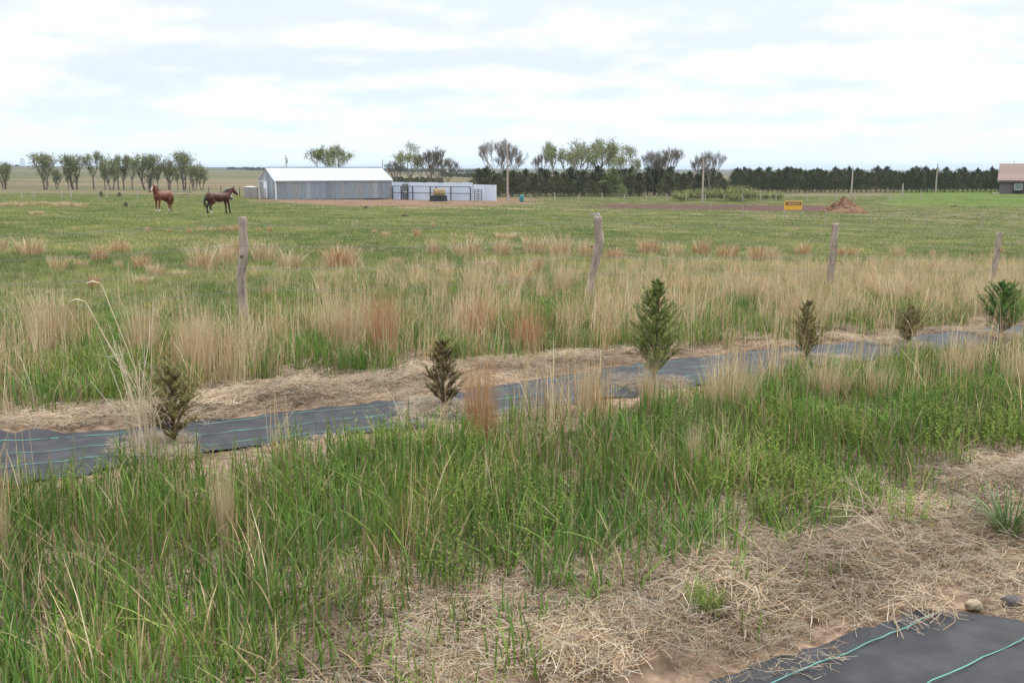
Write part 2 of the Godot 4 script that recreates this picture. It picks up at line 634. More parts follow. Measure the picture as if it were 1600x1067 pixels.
	# --- leafy weeds among the grass
	var weeds := [weed_mesh(11, 0.13, 0.14, 0.32, 0.024, LEAF), weed_mesh(13, 0.15, 0.12, 0.28, 0.020, LEAF), weed_mesh(10, 0.12, 0.18, 0.36, 0.026, LEAF)]
	var lw := Layer.new(3)
	for s in [[90, 770, 0.35], [30, 790, 0.3], [640, 735, 0.35], [600, 720, 0.3], [790, 850, 0.35], [770, 810, 0.3], [1230, 690, 0.35], [1250, 800, 0.4], [1180, 770, 0.3], [1210, 620, 0.25], [1330, 690, 0.4], [1450, 690, 0.4], [1420, 590, 0.3], [1380, 600, 0.3], [960, 525, 0.35], [930, 520, 0.3], [1090, 525, 0.3], [100, 600, 0.4], [160, 585, 0.35], [30, 595, 0.4], [700, 560, 0.2], [400, 545, 0.25], [1520, 640, 0.35], [1560, 690, 0.4], [260, 960, 0.12], [380, 880, 0.12], [1110, 960, 0.06], [1090, 962, 0.05], [1510, 530, 0.25], [1600, 530, 0.3], [1310, 470, 0.25], [1180, 520, 0.25], [500, 800, 0.2], [1040, 700, 0.2]]:
		var c := spot(s[0], s[1])
		var r: float = s[2]
		var many := int(6.0 + r * r * 105.0)
		for k in many:
			var x := c.x + rng.randfn(0.0, r * 0.6)
			var d := c.y + rng.randfn(0.0, r * 0.6)
			var vj := vv(x, d)
			if vj > 5.6 and vj < 7.2 or vj < 2.3:
				continue
			var g := rng.randf_range(0.55, 0.95) * (0.5 if s[2] < 0.13 else 1.0)
			var kk := rng.randf_range(0.8, 1.15)
			lw.put(rng.randi() % 3, on(x, d), rng.randf() * TAU, g, g, Color(kk, kk, kk))
	lay(lw, "leafy_weeds", weeds, leafy, "bright green leafy weeds growing in patches among the grass", "weeds")
	# --- tall dry grass along the fence and in front of the far fabric strip
	var tall_dry := []
	for k in 4:
		tall_dry.append(grass_mesh(16, 0.10, 0.25, 0.80, 0.003, 0.0052, 0.20, TAN, 3))
	var lt := Layer.new(4)
	step = 0.13
	v = 3.3
	while v < 22.0:
		var u := -8.0
		while u < 34.0:
			var uj := u + rng.randf_range(-0.5, 0.5) * step
			var vj := v + rng.randf_range(-0.5, 0.5) * step
			u += step
			var q := from_uv(uj, vj)
			if q.y < 2.6 or not in_view(q.x, q.y) or q.y > 34.0:
				continue
			var n := n_patch.get_noise_2d(q.x * 1.35 + 70.0, q.y * 1.35)
			var p := 0.0
			var tall := 1.0
			var low_edge := table(FU, FV, uj)
			if vj < low_edge - 0.12:
				var clumpy := smoothstep(0.02, 0.30, n)
				p = 0.015 + 0.14 * smoothstep(0.15, 0.4, n) + smoothstep(4.9, 5.3, vj) * smoothstep(3.4, 4.4, uj) * (0.06 + 0.6 * clumpy) + smoothstep(5.5, 9.0, uj) * smoothstep(3.8, 4.8, vj) * 0.75 * clumpy
				tall = lerpf(0.62, 0.82, smoothstep(4.6, 5.2, vj))
			elif vj < lerpf(7.5, 6.8, smoothstep(4.0, 8.0, uj)):
				p = 0.0
			elif vj < 12.6:
				var far := smoothstep(5.0, 13.0, uj)
				var clumpy := smoothstep(-0.08, 0.16, n)
				p = (0.07 + 0.68 * clumpy) * smoothstep(7.3, 8.2, vj + 0.8 * smoothstep(4.0, 8.0, uj)) * lerpf(1.0 - 0.85 * smoothstep(9.0, 10.6, vj), 1.0, far)
				tall = lerpf(0.80, 0.68, far) * lerpf(0.75, 1.0, clumpy)
			else:
				p = (0.05 + 0.5 * smoothstep(0.02, 0.32, n)) * (1.0 - smoothstep(13.0, 20.0, vj)) * smoothstep(3.0, 8.0, uj)
				tall = 0.55
			for u0 in [1.8, 3.7, 5.58, 7.55, 9.28, 10.75]:
				if vj < 6.0 and vj > 4.9 and absf(uj - u0 + (5.8 - vj) * 0.5) < 0.32:
					p *= 0.3
			if rng.randf() < p:
				var s := rng.randf_range(0.8, 1.2)
				var e := n_edge.get_noise_2d(q.x, q.y)
				var k := 1.0 + rng.randf_range(-0.12, 0.12)
				lt.put(rng.randi() % 4, on(q.x, q.y), rng.randf() * TAU, s, s * tall, Color(k, k * (0.96 + e * 0.12), k * (0.92 + e * 0.25)), rng.randfn(0.03, 0.05))
		v += step
	lay(lt, "tall_dry_grass", tall_dry, dry, "tall dry tan prairie grass standing along the barbed wire fence", "grass")
	# --- short pasture turf, coarser with distance
	for band in [[10.0, 24.0, 0.15, 18, 0.10, 0.06, 0.15, 0.004, 0.007], [24.0, 48.0, 0.30, 26, 0.22, 0.05, 0.12, 0.008, 0.014], [48.0, 90.0, 0.62, 34, 0.48, 0.05, 0.11, 0.016, 0.028], [90.0, 178.0, 1.3, 46, 1.0, 0.05, 0.12, 0.035, 0.06]]:
		var meshes := []
		for k in 3:
			meshes.append(grass_mesh(band[3], band[4], band[5], band[6], band[7], band[8], 0.45, TURF, 2))
		var lp := Layer.new(3)
		var t := PackedFloat32Array([0.0])
		var d: float = band[0]
		while d < band[1]:
			var x := -(0.53 * d + 2.2)
			while x < 0.53 * d + 2.2:
				var xj: float = x + rng.randf_range(-1.0, 1.0) * band[2]
				var dj: float = d + rng.randf_range(-1.0, 1.0) * band[2]
				x += band[2]
				var c := ground_color(xj, dj, t)
				if rng.randf() < t[0] * 0.97:
					var n := n_patch.get_noise_2d(xj * 0.22, dj * 0.22)
					var n2 := n_patch.get_noise_2d(xj * 1.3 + 20.0, dj * 1.3)
					var k := 1.0 + n * 0.35 + n2 * 0.45
					var yel := clampf(n * 0.6 + n2 * 0.7, -0.2, 0.6)
					var s := rng.randf_range(0.8, 1.25)
					lp.put(rng.randi() % 3, on(xj, dj), rng.randf() * TAU, s, s * (1.0 + n2 * 0.6), Color(k * (1.0 + yel * 0.7), k * (1.0 + yel * 0.2), k * (1.0 + yel * 0.6)))
			d += band[2]
		lay(lp, "pasture_grass", meshes, leafy, ["short green pasture grass just past the barbed wire fence", "short green pasture grass among the tan tussocks", "cropped green pasture grass round the two horses", "cropped green pasture grass in front of the metal barn"][[10.0, 24.0, 48.0, 90.0].find(band[0])], "grass")

func make_tussocks() -> void:
	var dry := tinted(0.8, 0.35, 0.25)
	var far := []
	for k in 5:
		far.append(grass_mesh(260, 0.30, 0.35, 1.1, 0.010, 0.020, 0.12, TAN if k < 3 else RUST + TAN, 3, 0.26))
	var near := []
	for k in 5:
		near.append(grass_mesh(420, 0.30, 0.5, 1.2, 0.0045, 0.0085, 0.10, TAN if k < 3 else RUST, 3, 0.28))
	# in the pasture: bearing, base, width and height in the photograph's proportions
	for s in [[47, 399, 43, 27], [3, 393, 18, 20], [90, 422, 30, 25], [125, 420, 20, 15], [155, 407, 27, 25], [187, 398, 27, 23], [185, 420, 13, 17], [222, 420, 26, 23], [242, 433, 26, 20], [147, 450, 20, 23], [223, 445, 30, 14], [280, 433, 26, 13], [317, 423, 46, 40], [352, 415, 36, 30], [362, 400, 30, 28], [230, 363, 10, 10], [265, 364, 9, 7], [295, 365, 9, 8], [315, 363, 12, 10], [332, 362, 10, 8], [348, 362, 12, 9], [366, 362, 15, 12], [403, 362, 8, 8], [421, 363, 9, 10], [412, 410, 36, 33], [452, 420, 40, 28], [530, 420, 52, 38], [544, 417, 36, 30], [677, 355, 7, 9], [652, 373, 12, 15], [602, 370, 14, 10], [586, 365, 8, 7], [677, 397, 24, 24], [730, 400, 46, 30], [709, 372, 10, 9], [735, 373, 12, 10], [790, 374, 30, 12], [785, 400, 30, 27], [834, 397, 37, 32], [877, 403, 37, 38], [840, 423, 17, 20], [915, 403, 30, 26], [1014, 397, 33, 27], [989, 427, 20, 20], [960, 405, 30, 20], [1096, 398, 27, 23], [1138, 403, 30, 23], [1183, 406, 28, 22], [1206, 406, 22, 22], [1254, 398, 24, 18], [1314, 400, 15, 14], [1333, 402, 20, 15], [1404, 402, 20, 18], [1457, 402, 9, 13], [1565, 395, 8, 10], [1461, 423, 20, 15], [1055, 400, 26, 22], [620, 415, 20, 14], [760, 425, 30, 22], [700, 430, 24, 20], [815, 445, 36, 32], [745, 455, 40, 40], [650, 430, 20, 16]]:
		var q := spot(s[0], s[1])
		var w: float = s[2] * q.y / FOCAL
		var h: float = s[3] * q.y / FOCAL * 1.2
		var o := part("grass_tussock", far[rng.randi() % 5], dry, self, on(q.x, q.y, -0.01))
		o.transform.basis = Basis(Vector3.UP, rng.randf() * TAU).scaled_local(Vector3(w / 0.62, h, w / 0.62))
		var near_to := "by the wire fence"
		for e in [[430, "by the first upright wooden post"], [780, "amid open pasture between posts"], [1000, "by the crooked wooden post"], [1180, "past the crooked post"], [1330, "by the thick straight post"], [9999, "by the last slim post"]]:
			if s[0] < e[0]:
				near_to = e[1]
				break
		tag(o, ("wide " if s[2] > 29 else "small " if s[2] < 16 else "middling ") + ("rust-tinged" if o.mesh in [far[3], far[4]] else "tan") + " bunchgrass tussock in the pasture " + near_to, "grass tussock", "tussocks in the pasture")
	for s in [[5, 323], [28, 323], [60, 321], [90, 323], [112, 323], [127, 324], [42, 322], [76, 321], [54, 336], [61, 336], [100, 321], [18, 320]]:
		var q := spot(s[0], s[1])
		var w := 20.0 * q.y / FOCAL
		var o := part("grass_tussock", far[rng.randi() % 3], dry, self, on(q.x, q.y, -0.01))
		var hh := 0.42 if s[1] < 330 else 0.25
		o.transform.basis = Basis(Vector3.UP, rng.randf() * TAU).scaled_local(Vector3(w / 0.72, hh, w / 0.9))
		tag(o, "low tan grass tussock in the pale band near the left row of trees", "grass tussock", "tussocks in the pale band")
	# big clumps near the rows
	for s in [[310, 585, 75, 105, 0, "tall tan bunchgrass clump behind the fabric near the thickest-necked fence post"], [598, 562, 62, 112, 4, "orange-tan upright bunchgrass clump behind the straw bank"], [535, 545, 80, 90, 1, ""], [825, 548, 66, 74, 3, "rust-red rounded bunchgrass clump behind the straw bank"], [752, 700, 70, 140, 4, "tall rust-based bunchgrass clump standing in front of the black fabric strip"], [1012, 652, 34, 88, 1, ""], [920, 645, 56, 70, 2, ""], [1140, 662, 100, 88, 1, ""], [1290, 640, 80, 66, 2, ""], [1500, 612, 70, 78, 0, ""], [1592, 628, 60, 80, 2, ""], [350, 858, 46, 122, 1, "tan bunchgrass clump alone amid lush green grass"], [2, 890, 36, 100, 2, "tan bunchgrass clump at the lush grass's edge beside leafy weeds"], [420, 472, 26, 22, 3, ""], [1085, 752, 36, 84, 1, ""], [745, 530, 70, 60, 3, ""], [1370, 640, 60, 60, 0, ""], [225, 560, 70, 90, 0, ""], [80, 545, 90, 90, 1, ""], [880, 460, 40, 44, 1, ""], [1240, 500, 60, 60, 2, ""], [1400, 480, 70, 50, 1, ""], [1520, 480, 60, 50, 0, ""], [1150, 480, 60, 55, 1, ""]]:
		var q := spot(s[0], s[1])
		var w: float = s[2] * q.y / FOCAL
		var h: float = s[3] * q.y / FOCAL * (1.25 if vv(q.x, q.y) < 6.0 else 1.1)
		var o := part("bunchgrass_clump", near[s[4]], dry, self, on(q.x, q.y, -0.01))
		o.transform.basis = Basis(Vector3.UP, rng.randf() * TAU).scaled_local(Vector3(w / 0.8, h, w / 0.8))
		if s[5]:
			tag(o, s[5], "grass clump", "bunchgrass clumps near the fabric")
		elif vv(q.x, q.y) < 6.0:
			tag(o, "dry tan bunchgrass clump " + ("hard by the tallest cedar sapling" if absf(s[0] - 1000) < 90 else "beside bright leafy weeds" if s[0] < 1200 else "in the weedy grass past the olive sapling") + " before the black fabric", "grass clump", "bunchgrass clumps before the fabric")
		else:
			tag(o, ("rust-tinged" if s[4] > 2 else "pale tan") + " bunchgrass clump between the black fabric and the " + ("first upright post" if s[0] < 600 else "crooked post" if s[0] < 1000 else "thick straight post" if s[0] < 1420 else "last slim post"), "grass clump", "bunchgrass clumps along the fence")

# ---------------------------------------------------------------- fabric rows
func make_fabric() -> void:
	var m := mat(Color(0.034, 0.036, 0.045), 0.5)
	m.albedo_color = Color.WHITE
	m.metallic_specular = 0.38
	grainy(m, noise_tex(512, 0.012, 5, Color(0.07, 0.073, 0.098), Color(0.165, 0.167, 0.185), 21, 1.0, 2.0), Vector3(0.8, 0.8, 0.8), true)
	var line := mat(Color(0.06, 0.25, 0.21), 0.6)
	# the far row
	var mb := MB.new()
	var cols := 12
	var u := -6.0
	var rows := 0
	while u < 24.0:
		var hi := table(EU, EV, u) + n_edge.get_noise_2d(u * 4.0, 3.0) * 0.09
		var lo := table(FU, FV, u) + n_edge.get_noise_2d(u * 4.0, 90.0) * 0.14
		for k in cols:
			var v := lerpf(lo, hi, float(k) / (cols - 1))
			var q := from_uv(u, v)
			mb.p(on(q.x, q.y, 0.014 + n_edge.get_noise_2d(u * 5.0, v * 9.0) * 0.012))
		rows += 1
		u += 0.07
	for r in rows - 1:
		for k in cols - 1:
			var a := r * cols + k
			mb.i.append_array([a, a + 1, a + cols, a + 1, a + cols + 1, a + cols])
	var o := thing("weed_barrier_strip", "long black weed barrier fabric strip with the cedar saplings growing through", "fabric strip", Vector3.ZERO)
	part("fabric", mb.done(true), m, o)
	for off in [0.12, 0.42, 0.70]:
		var lb := MB.new()
		u = -6.0
		while u < 24.0:
			for s in [-0.003, 0.003]:
				var v: float = table(EU, EV, u) - off + s + n_edge.get_noise_2d(u * 2.0, off * 50.0) * 0.02
				var q := from_uv(u, v)
				lb.p(on(q.x, q.y, 0.021 + n_edge.get_noise_2d(u * 5.0, v * 9.0) * 0.012))
			u += 0.07
		for k in range(0, lb.v.size() - 3, 2):
			lb.i.append_array([k, k + 1, k + 2, k + 1, k + 3, k + 2])
		part("guide_line", lb.done(true), line, o)
	# the near row ends in the right foreground
	mb = MB.new()
	rows = 0
	u = -2.0
	cols = 16
	while u < 3.66:
		var hi := 2.22 + n_edge.get_noise_2d(u * 9.0, 40.0) * 0.05 - 0.05 * smoothstep(2.4, 3.5, u)
		if u > 3.48:
			hi -= (u - 3.48) * 1.5
		for k in cols:
			var t := float(k) / (cols - 1)
			var v := lerpf(0.95, hi, t)
			var q := from_uv(u + (0.25 * (1.0 - t) if u > 3.6 else 0.0), v)
			mb.p(on(q.x, q.y, 0.014 + n_edge.get_noise_2d(u * 5.0, v * 7.0) * 0.014))
		rows += 1
		u += 0.05
	for r in rows - 1:
		for k in cols - 1:
			var a := r * cols + k
			mb.i.append_array([a, a + 1, a + cols, a + 1, a + cols + 1, a + cols])
	o = thing("weed_barrier_strip", "black weed barrier fabric end with turquoise guide lines beside two stones", "fabric strip", Vector3.ZERO)
	part("fabric", mb.done(true), m, o)
	for v0 in [2.10, 1.80, 1.50, 1.2]:
		var lb := MB.new()
		u = -2.0
		while u < 3.66:
			for s in [-0.0022, 0.0022]:
				var v: float = v0 + s
				var q := from_uv(minf(u, 3.47) if v0 > 2.0 else u, v)
				lb.p(on(q.x, q.y, 0.022 + n_edge.get_noise_2d(u * 5.0, v * 7.0) * 0.014))
			u += 0.05
		for k in range(0, lb.v.size() - 3, 2):
			lb.i.append_array([k, k + 1, k + 2, k + 1, k + 3, k + 2])
		part("guide_line", lb.done(true), line, o)

# ---------------------------------------------------------------- cedar saplings
func needle_spray(mb: MB, p0: Vector3, p1: Vector3, n: int, l: float, pal: Array) -> void:
	var dir := (p1 - p0).normalized()
	for k in n:
		var t := pow(rng.randf(), 0.8)
		var p := p0.lerp(p1, t)
		var out := Vector3(rng.randfn(), rng.randfn(), rng.randfn()).normalized()
		var e := (dir * 1.0 + out * 0.95).normalized() * l * rng.randf_range(0.6, 1.3)
		var side := e.cross(out).normalized() * l * 0.12
		mb.tri(p - side, p + e, p + side, pick(pal))

func sapling(u: float, v: float, h: float, w: float, pal: Array, label: String, dense := 1.0) -> void:
	var q := from_uv(u, v)
	var o := thing("cedar_sapling", label, "cedar sapling", on(q.x, q.y), "cedar saplings in the fabric row")
	var tb := MB.new()
	var lean := Vector3(rng.randf_range(-0.03, 0.03), 0, rng.randf_range(-0.03, 0.03))
	tb.tube([Vector3(0, -0.03, 0), Vector3(0, h * 0.4, 0) + lean, Vector3(0, h * 0.97, 0) + lean * 2.0], [0.013, 0.009, 0.002], 6)
	var mb := MB.new()
	var n := int(105 * dense)
	for k in n:
		var t := pow((k + rng.randf()) / n, 1.15)
		var y := h * (0.06 + 0.9 * t)
		var reach := w * 0.5 * (pow(1.0 - t, 0.75) * 0.95 + 0.05) * rng.randf_range(0.5, 1.15) * minf(1.0, 0.55 + t * 3.0)
		var a := rng.randf() * TAU
		var rise := rng.randf_range(0.45, 1.5)
		var p0 := Vector3(0, y, 0) + lean * t
		var p1 := p0 + Vector3(cos(a), rise, sin(a)) * reach
		tb.tube([p0, p1], [0.003, 0.001], 3, Color.WHITE, false)
		needle_spray(mb, p0.lerp(p1, 0.15), p1, 44, 0.018, pal)
		for s in 7:
			var b0 := p0.lerp(p1, rng.randf_range(0.3, 0.95))
			var b1 := b0 + Vector3(cos(a) + rng.randfn(0, 0.7), rise + rng.randf(), sin(a) + rng.randfn(0, 0.7)).normalized() * reach * rng.randf_range(0.2, 0.45)
			needle_spray(mb, b0, b1, 26, 0.016, pal)
	needle_spray(mb, Vector3(0, h * 0.85, 0) + lean * 1.8, Vector3(0, h, 0) + lean * 2.0, 40, 0.022, pal)
	part("trunk", tb.done(true), mat(Color(0.12, 0.075, 0.045), 0.9), o)
	part("foliage", mb.done(), tinted(0.7, 0.25, 0.3), o)

func make_saplings() -> void:
	var dark := [Color(0.18, 0.235, 0.065), Color(0.22, 0.27, 0.075), Color(0.145, 0.20, 0.06), Color(0.26, 0.28, 0.09)]
	var olive := [Color(0.22, 0.22, 0.075), Color(0.28, 0.24, 0.10), Color(0.17, 0.19, 0.06), Color(0.31, 0.22, 0.12)]
	var rusty := [Color(0.26, 0.17, 0.09), Color(0.10, 0.135, 0.045), Color(0.135, 0.15, 0.05), Color(0.24, 0.15, 0.08), Color(0.17, 0.13, 0.06)]
	var fresh := [Color(0.10, 0.20, 0.045), Color(0.125, 0.23, 0.05), Color(0.08, 0.165, 0.04)]
	sapling(1.80, 6.28, 0.48, 0.50, olive, "olive young cedar tangled among tall pale dead weed stalks", 0.95)
	sapling(3.70, 6.18, 0.50, 0.36, rusty, "dark young cedar with rusty twigs beside the tallest rust-based grass clump", 0.9)
	sapling(5.58, 6.02, 0.86, 0.52, dark, "tallest dark green young cedar with a pointed top in the fabric", 1.7)
	sapling(7.55, 6.08, 0.56, 0.40, olive, "olive young cedar with dry grass round its foot, between taller cedars", 0.9)
	sapling(9.28, 6.2, 0.40, 0.42, olive, "small low olive cedar where straw covers the fabric", 0.9)
	sapling(10.75, 6.06, 0.60, 0.66, fresh, "bushy bright green young cedar near the far end of the fabric", 1.4)
	# pale dead weed stalks leaning round the first sapling
	var q := from_uv(1.62, 6.2)
	var o := thing("dead_weed", "tall pale dead weed stalks with branching stems round the olive sapling", "dead weed", on(q.x, q.y))
	var mb := MB.new()
	for k in 26:
		var a := rng.randf() * TAU
		var h := rng.randf_range(0.35, 1.0)
		var lean := rng.randf_range(0.05, 0.45)
		var b := Vector3(rng.randfn(0, 0.06), -0.01, rng.randfn(0, 0.06))
		var out := Vector3(cos(a) - 0.25, 0, sin(a)) * lean
		var pts := [b, b + Vector3(0, h * 0.45, 0) + out * h * 0.35, b + Vector3(0, h * 0.92, 0) + out * h]
		var col := pick([Color(0.58, 0.48, 0.33), Color(0.50, 0.40, 0.27), Color(0.62, 0.54, 0.40)])
		mb.tube(pts, [0.0032, 0.0026, 0.0012], 4, col)
		for s in 4:
			var t := rng.randf_range(0.2, 0.85)
			var p: Vector3 = pts[0].lerp(pts[2], t) + out * 0.0
			if t < 0.5:
				p = pts[0].lerp(pts[1], t * 2.0)
			else:
				p = pts[1].lerp(pts[2], t * 2.0 - 1.0)
			var e := p + Vector3(rng.randfn(0, 0.7), rng.randf_range(0.3, 1.0), rng.randfn(0, 0.7)).normalized() * rng.randf_range(0.06, 0.2)
			mb.tube([p, e], [0.0018, 0.0008], 3, col, false)
	part("stalks", mb.done(true), tinted(0.8, 0.0, 0.3), o)
	var hb := MB.new()
	for s in [[-0.30, 0.93, 0.05], [-0.22, 1.03, 0.0]]:
		var p := Vector3(s[0], s[1], s[2])
		hb.tube([Vector3(0, 0, 0), p * 0.5 + Vector3(0.06, 0, 0), p, p + Vector3(-0.05, 0.012, 0), p + Vector3(-0.09, 0.0, 0)], [0.003, 0.0026, 0.003, 0.006, 0.002], 5, Color(0.60, 0.50, 0.33))
	part("seed_heads", hb.done(true), tinted(0.8, 0.0, 0.3), o)
	# a fallen branching dead weed in the right foreground
	var f := spot(1395, 850)
	o = thing("fallen_weed", "pale dead branching weed lying over the straw bank", "dead weed", on(f.x, f.y, 0.01))
	mb = MB.new()
	for k in 6:
		var a := rng.randf_range(2.4, 4.2)
		var l := rng.randf_range(0.25, 0.55)
		var e := Vector3(cos(a) * l, rng.randf_range(0.05, 0.32), sin(a) * l * 0.6)
		mb.tube([Vector3.ZERO, e * 0.5 + Vector3(0, 0.06, 0), e], [0.0026, 0.002, 0.0008], 4, Color(0.50, 0.40, 0.29))
		for s in 3:
			var p := (e * 0.5 + Vector3(0, 0.06, 0)).lerp(e, rng.randf())
			mb.tube([p, p + Vector3(rng.randfn(0, 0.06), rng.randf_range(0.02, 0.1), rng.randfn(0, 0.06))], [0.0016, 0.0008], 3, Color(0.56, 0.45, 0.32), false)
	part("stems", mb.done(true), tinted(0.8), o)
	# green narrow-leaved clump
	f = spot(1572, 852)
	var c := part("sedge_clump", grass_mesh(90, 0.05, 0.16, 0.32, 0.005, 0.008, 0.45, [Color(0.09, 0.15, 0.045), Color(0.12, 0.185, 0.055), Color(0.075, 0.125, 0.04)], 5, 1.1), tinted(0.5, 0.4, 0.4), self, on(f.x, f.y))
	tag(c, "dark green narrow-leaved clump splaying out of the straw bank", "plant")
	# stones
	var rockm := grainy(mat(Color(1, 1, 1), 0.85), noise_tex(128, 0.06, 4, Color(0.7, 0.7, 0.7), Color(1, 1, 1), 8), Vector3(6, 6, 6))
	for s in [[1521, 955, 0.028, Color(0.42, 0.33, 0.22), "rounded tan stone at the black fabric's edge"], [1582, 948, 0.03, Color(0.13, 0.11, 0.11), "rough dark grey stone beside the tan stone"]]:
		f = spot(s[0], s[1])
		var sm := SphereMesh.new()
		sm.radial_segments = 14
		sm.rings = 8
		var arr := sm.get_mesh_arrays()
		var rb := MB.new()
		for p in arr[Mesh.ARRAY_VERTEX]:
			var k: float = 1.0 + n_edge.get_noise_3d(p.x * 3.0 + s[0], p.y * 3.0, p.z * 3.0) * 0.5
			rb.p(Vector3(p.x * 1.2, p.y * 0.8, p.z) * 2.0 * s[2] * k)
		rb.i = arr[Mesh.ARRAY_INDEX]
		var mm: StandardMaterial3D = rockm.duplicate()
		mm.albedo_color = Color(s[3]).linear_to_srgb()
		tag(part("stone", rb.done(true), mm, self, on(f.x, f.y, s[2] * 0.75)), s[4], "stone")

# ---------------------------------------------------------------- fences
func wood_post(pts: Array, rad: Array, flat_top := true) -> ArrayMesh:
	var mb := MB.new()
	var sides := 12
	var fine := []
	var fr := []
	var cnt := 22
	for k in cnt + 1:
		var t := float(k) / cnt * (pts.size() - 1)
		var a := mini(int(t), pts.size() - 2)
		var f := t - a
		f = f * f * (3.0 - 2.0 * f) * 0.4 + f * 0.6
		fine.append(pts[a].lerp(pts[a + 1], f))
		fr.append(lerpf(rad[a], rad[a + 1], f))
	for k in fine.size():
		for s in sides:
			var a := TAU * s / sides
			var w := 1.0 + n_edge.get_noise_3d(cos(a) * 9.0 + pts[1].x * 50.0, k * 0.9, sin(a) * 9.0) * 0.22
			var t := 0.85 + n_edge.get_noise_3d(cos(a) * 26.0, k * 0.25, sin(a) * 26.0 + fr[0] * 900.0) * 0.7
			mb.p(fine[k] + Vector3(cos(a), (0.05 * cos(a + 1.0) * fr[k] / 0.05 if k == cnt else 0.0) * 0.3, sin(a)) * fr[k] * w, Color(0.52, 0.435, 0.37) * t)
	for k in fine.size() - 1:
		for s in sides:
			var a := k * sides + s
			var b := k * sides + (s + 1) % sides
			mb.i.append_array([a, b, a + sides, b, b + sides, a + sides])
	var base := (fine.size() - 1) * sides
	var m := mb.p(fine[cnt] + Vector3(0, 0.004, 0), Color(0.36, 0.30, 0.25))
	for s in sides:
		mb.i.append_array([base + s, base + (s + 1) % sides, m])
	return mb.done(true)

func make_near_fence() -> void:
	var o := thing("barbed_wire_fence", "weathered wooden posts strung with rusty barbed wire along the pasture", "fence", Vector3.ZERO)
	var wm := tinted(0.9, 0.0, 0.2)
	grainy(wm, noise_tex(256, 0.05, 4, Color(0.72, 0.70, 0.68), Color(1, 1, 1), 14, 0.25, 1.5), Vector3(6, 1.2, 6))
	var spec := [
		[-1.2, 10.75, [Vector3(0, -0.1, 0), Vector3(0.02, 0.6, 0), Vector3(0, 1.2, 0)], [0.06, 0.055, 0.05]],
		[3.85, 10.62, [Vector3(0.0, -0.1, 0), Vector3(0.0, 0.35, 0), Vector3(0.0, 0.6, 0.01), Vector3(0.045, 0.85, 0), Vector3(0.04, 1.2, 0)], [0.05, 0.047, 0.053, 0.047, 0.044]],
		[8.82, 10.84, [Vector3(-0.03, -0.1, 0), Vector3(0.0, 0.15, 0), Vector3(0.07, 0.5, 0), Vector3(0.135, 0.85, 0), Vector3(0.10, 1.19, 0)], [0.06, 0.056, 0.056, 0.062, 0.056]],
		[13.85, 10.75, [Vector3(-0.02, -0.1, 0), Vector3(0, 0.5, 0), Vector3(0.03, 1.16, 0)], [0.062, 0.06, 0.054]],
		[18.8, 10.8, [Vector3(-0.05, -0.1, 0), Vector3(0.0, 0.5, 0), Vector3(0.04, 1.12, 0)], [0.058, 0.056, 0.052]],
		[23.8, 10.8, [Vector3(0, -0.1, 0), Vector3(0.0, 0.5, 0), Vector3(0.02, 1.1, 0)], [0.058, 0.056, 0.052]]]
	var feet := []
	for s in spec:
		var q := from_uv(s[0], s[1])
		feet.append(on(q.x, q.y))
		var pm := part("post", wood_post(s[2], s[3]), wm, o, on(q.x, q.y))
		var kn := MB.new()
		kn.tube([Vector3(0.02, 0.78, 0.05), Vector3(0.03, 0.80, 0.072)], [0.016, 0.008], 6)
		part("knot", kn.done(true), mat(Color(0.16, 0.12, 0.10), 0.9), pm)
	var steel := mat(Color(0.20, 0.19, 0.19), 0.5, 0.6)
	for h in [1.13, 0.90, 0.66, 0.42]:
		var mb := MB.new()
		var pts := []
		var rad := []
		for k in feet.size() - 1:
			for j in 10:
				var t := j / 10.0
				var p: Vector3 = feet[k].lerp(feet[k + 1], t)
				p += Vector3(0.03, h - 0.05 * 4.0 * t * (1.0 - t) * (1.0 + h * 0.2), 0.062)
				pts.append(p)
				rad.append(0.0021)
		mb.tube(pts, rad, 5)
		for k in range(pts.size() - 1):
			for j in 4:
				var p: Vector3 = pts[k].lerp(pts[k + 1], j / 4.0)
				var e := Vector3(rng.randfn(), rng.randfn(), rng.randfn()).normalized() * 0.014
				mb.tube([p - e, p + e], [0.001, 0.001], 3, Color.WHITE, false)
		part("wire", mb.done(true), steel, o)

func far_fence(called: String, label: String, pts: Array, h: float, r: float, col: Color, wires: Array) -> void:
	var o := thing(called, label, "fence", Vector3.ZERO)
	var m := mat(col, 0.9)
	var pm := MB.new()
	pm.tube([Vector3(0, -0.2, 0), Vector3(0, h * 0.5, 0), Vector3(0, h, 0)], [r * 1.1, r, r * 0.9], 7)
	var mesh := pm.done(true)
	for p in pts:
		var n := part("post", mesh, m, o, p)
		n.rotation = Vector3(rng.randfn(0, 0.03), rng.randf() * TAU, rng.randfn(0, 0.04))
		n.scale.y = rng.randf_range(0.85, 1.12)
	var steel := mat(Color(0.22, 0.2, 0.19), 0.6, 0.4)
	for y in wires:
		var wb := MB.new()
		var a := []
		var rr := []
		for p in pts:
			a.append(p + Vector3(0, y, r + 0.01))
			rr.append(0.006)
		wb.tube(a, rr, 3)
		part("wire", wb.done(true), steel, o)

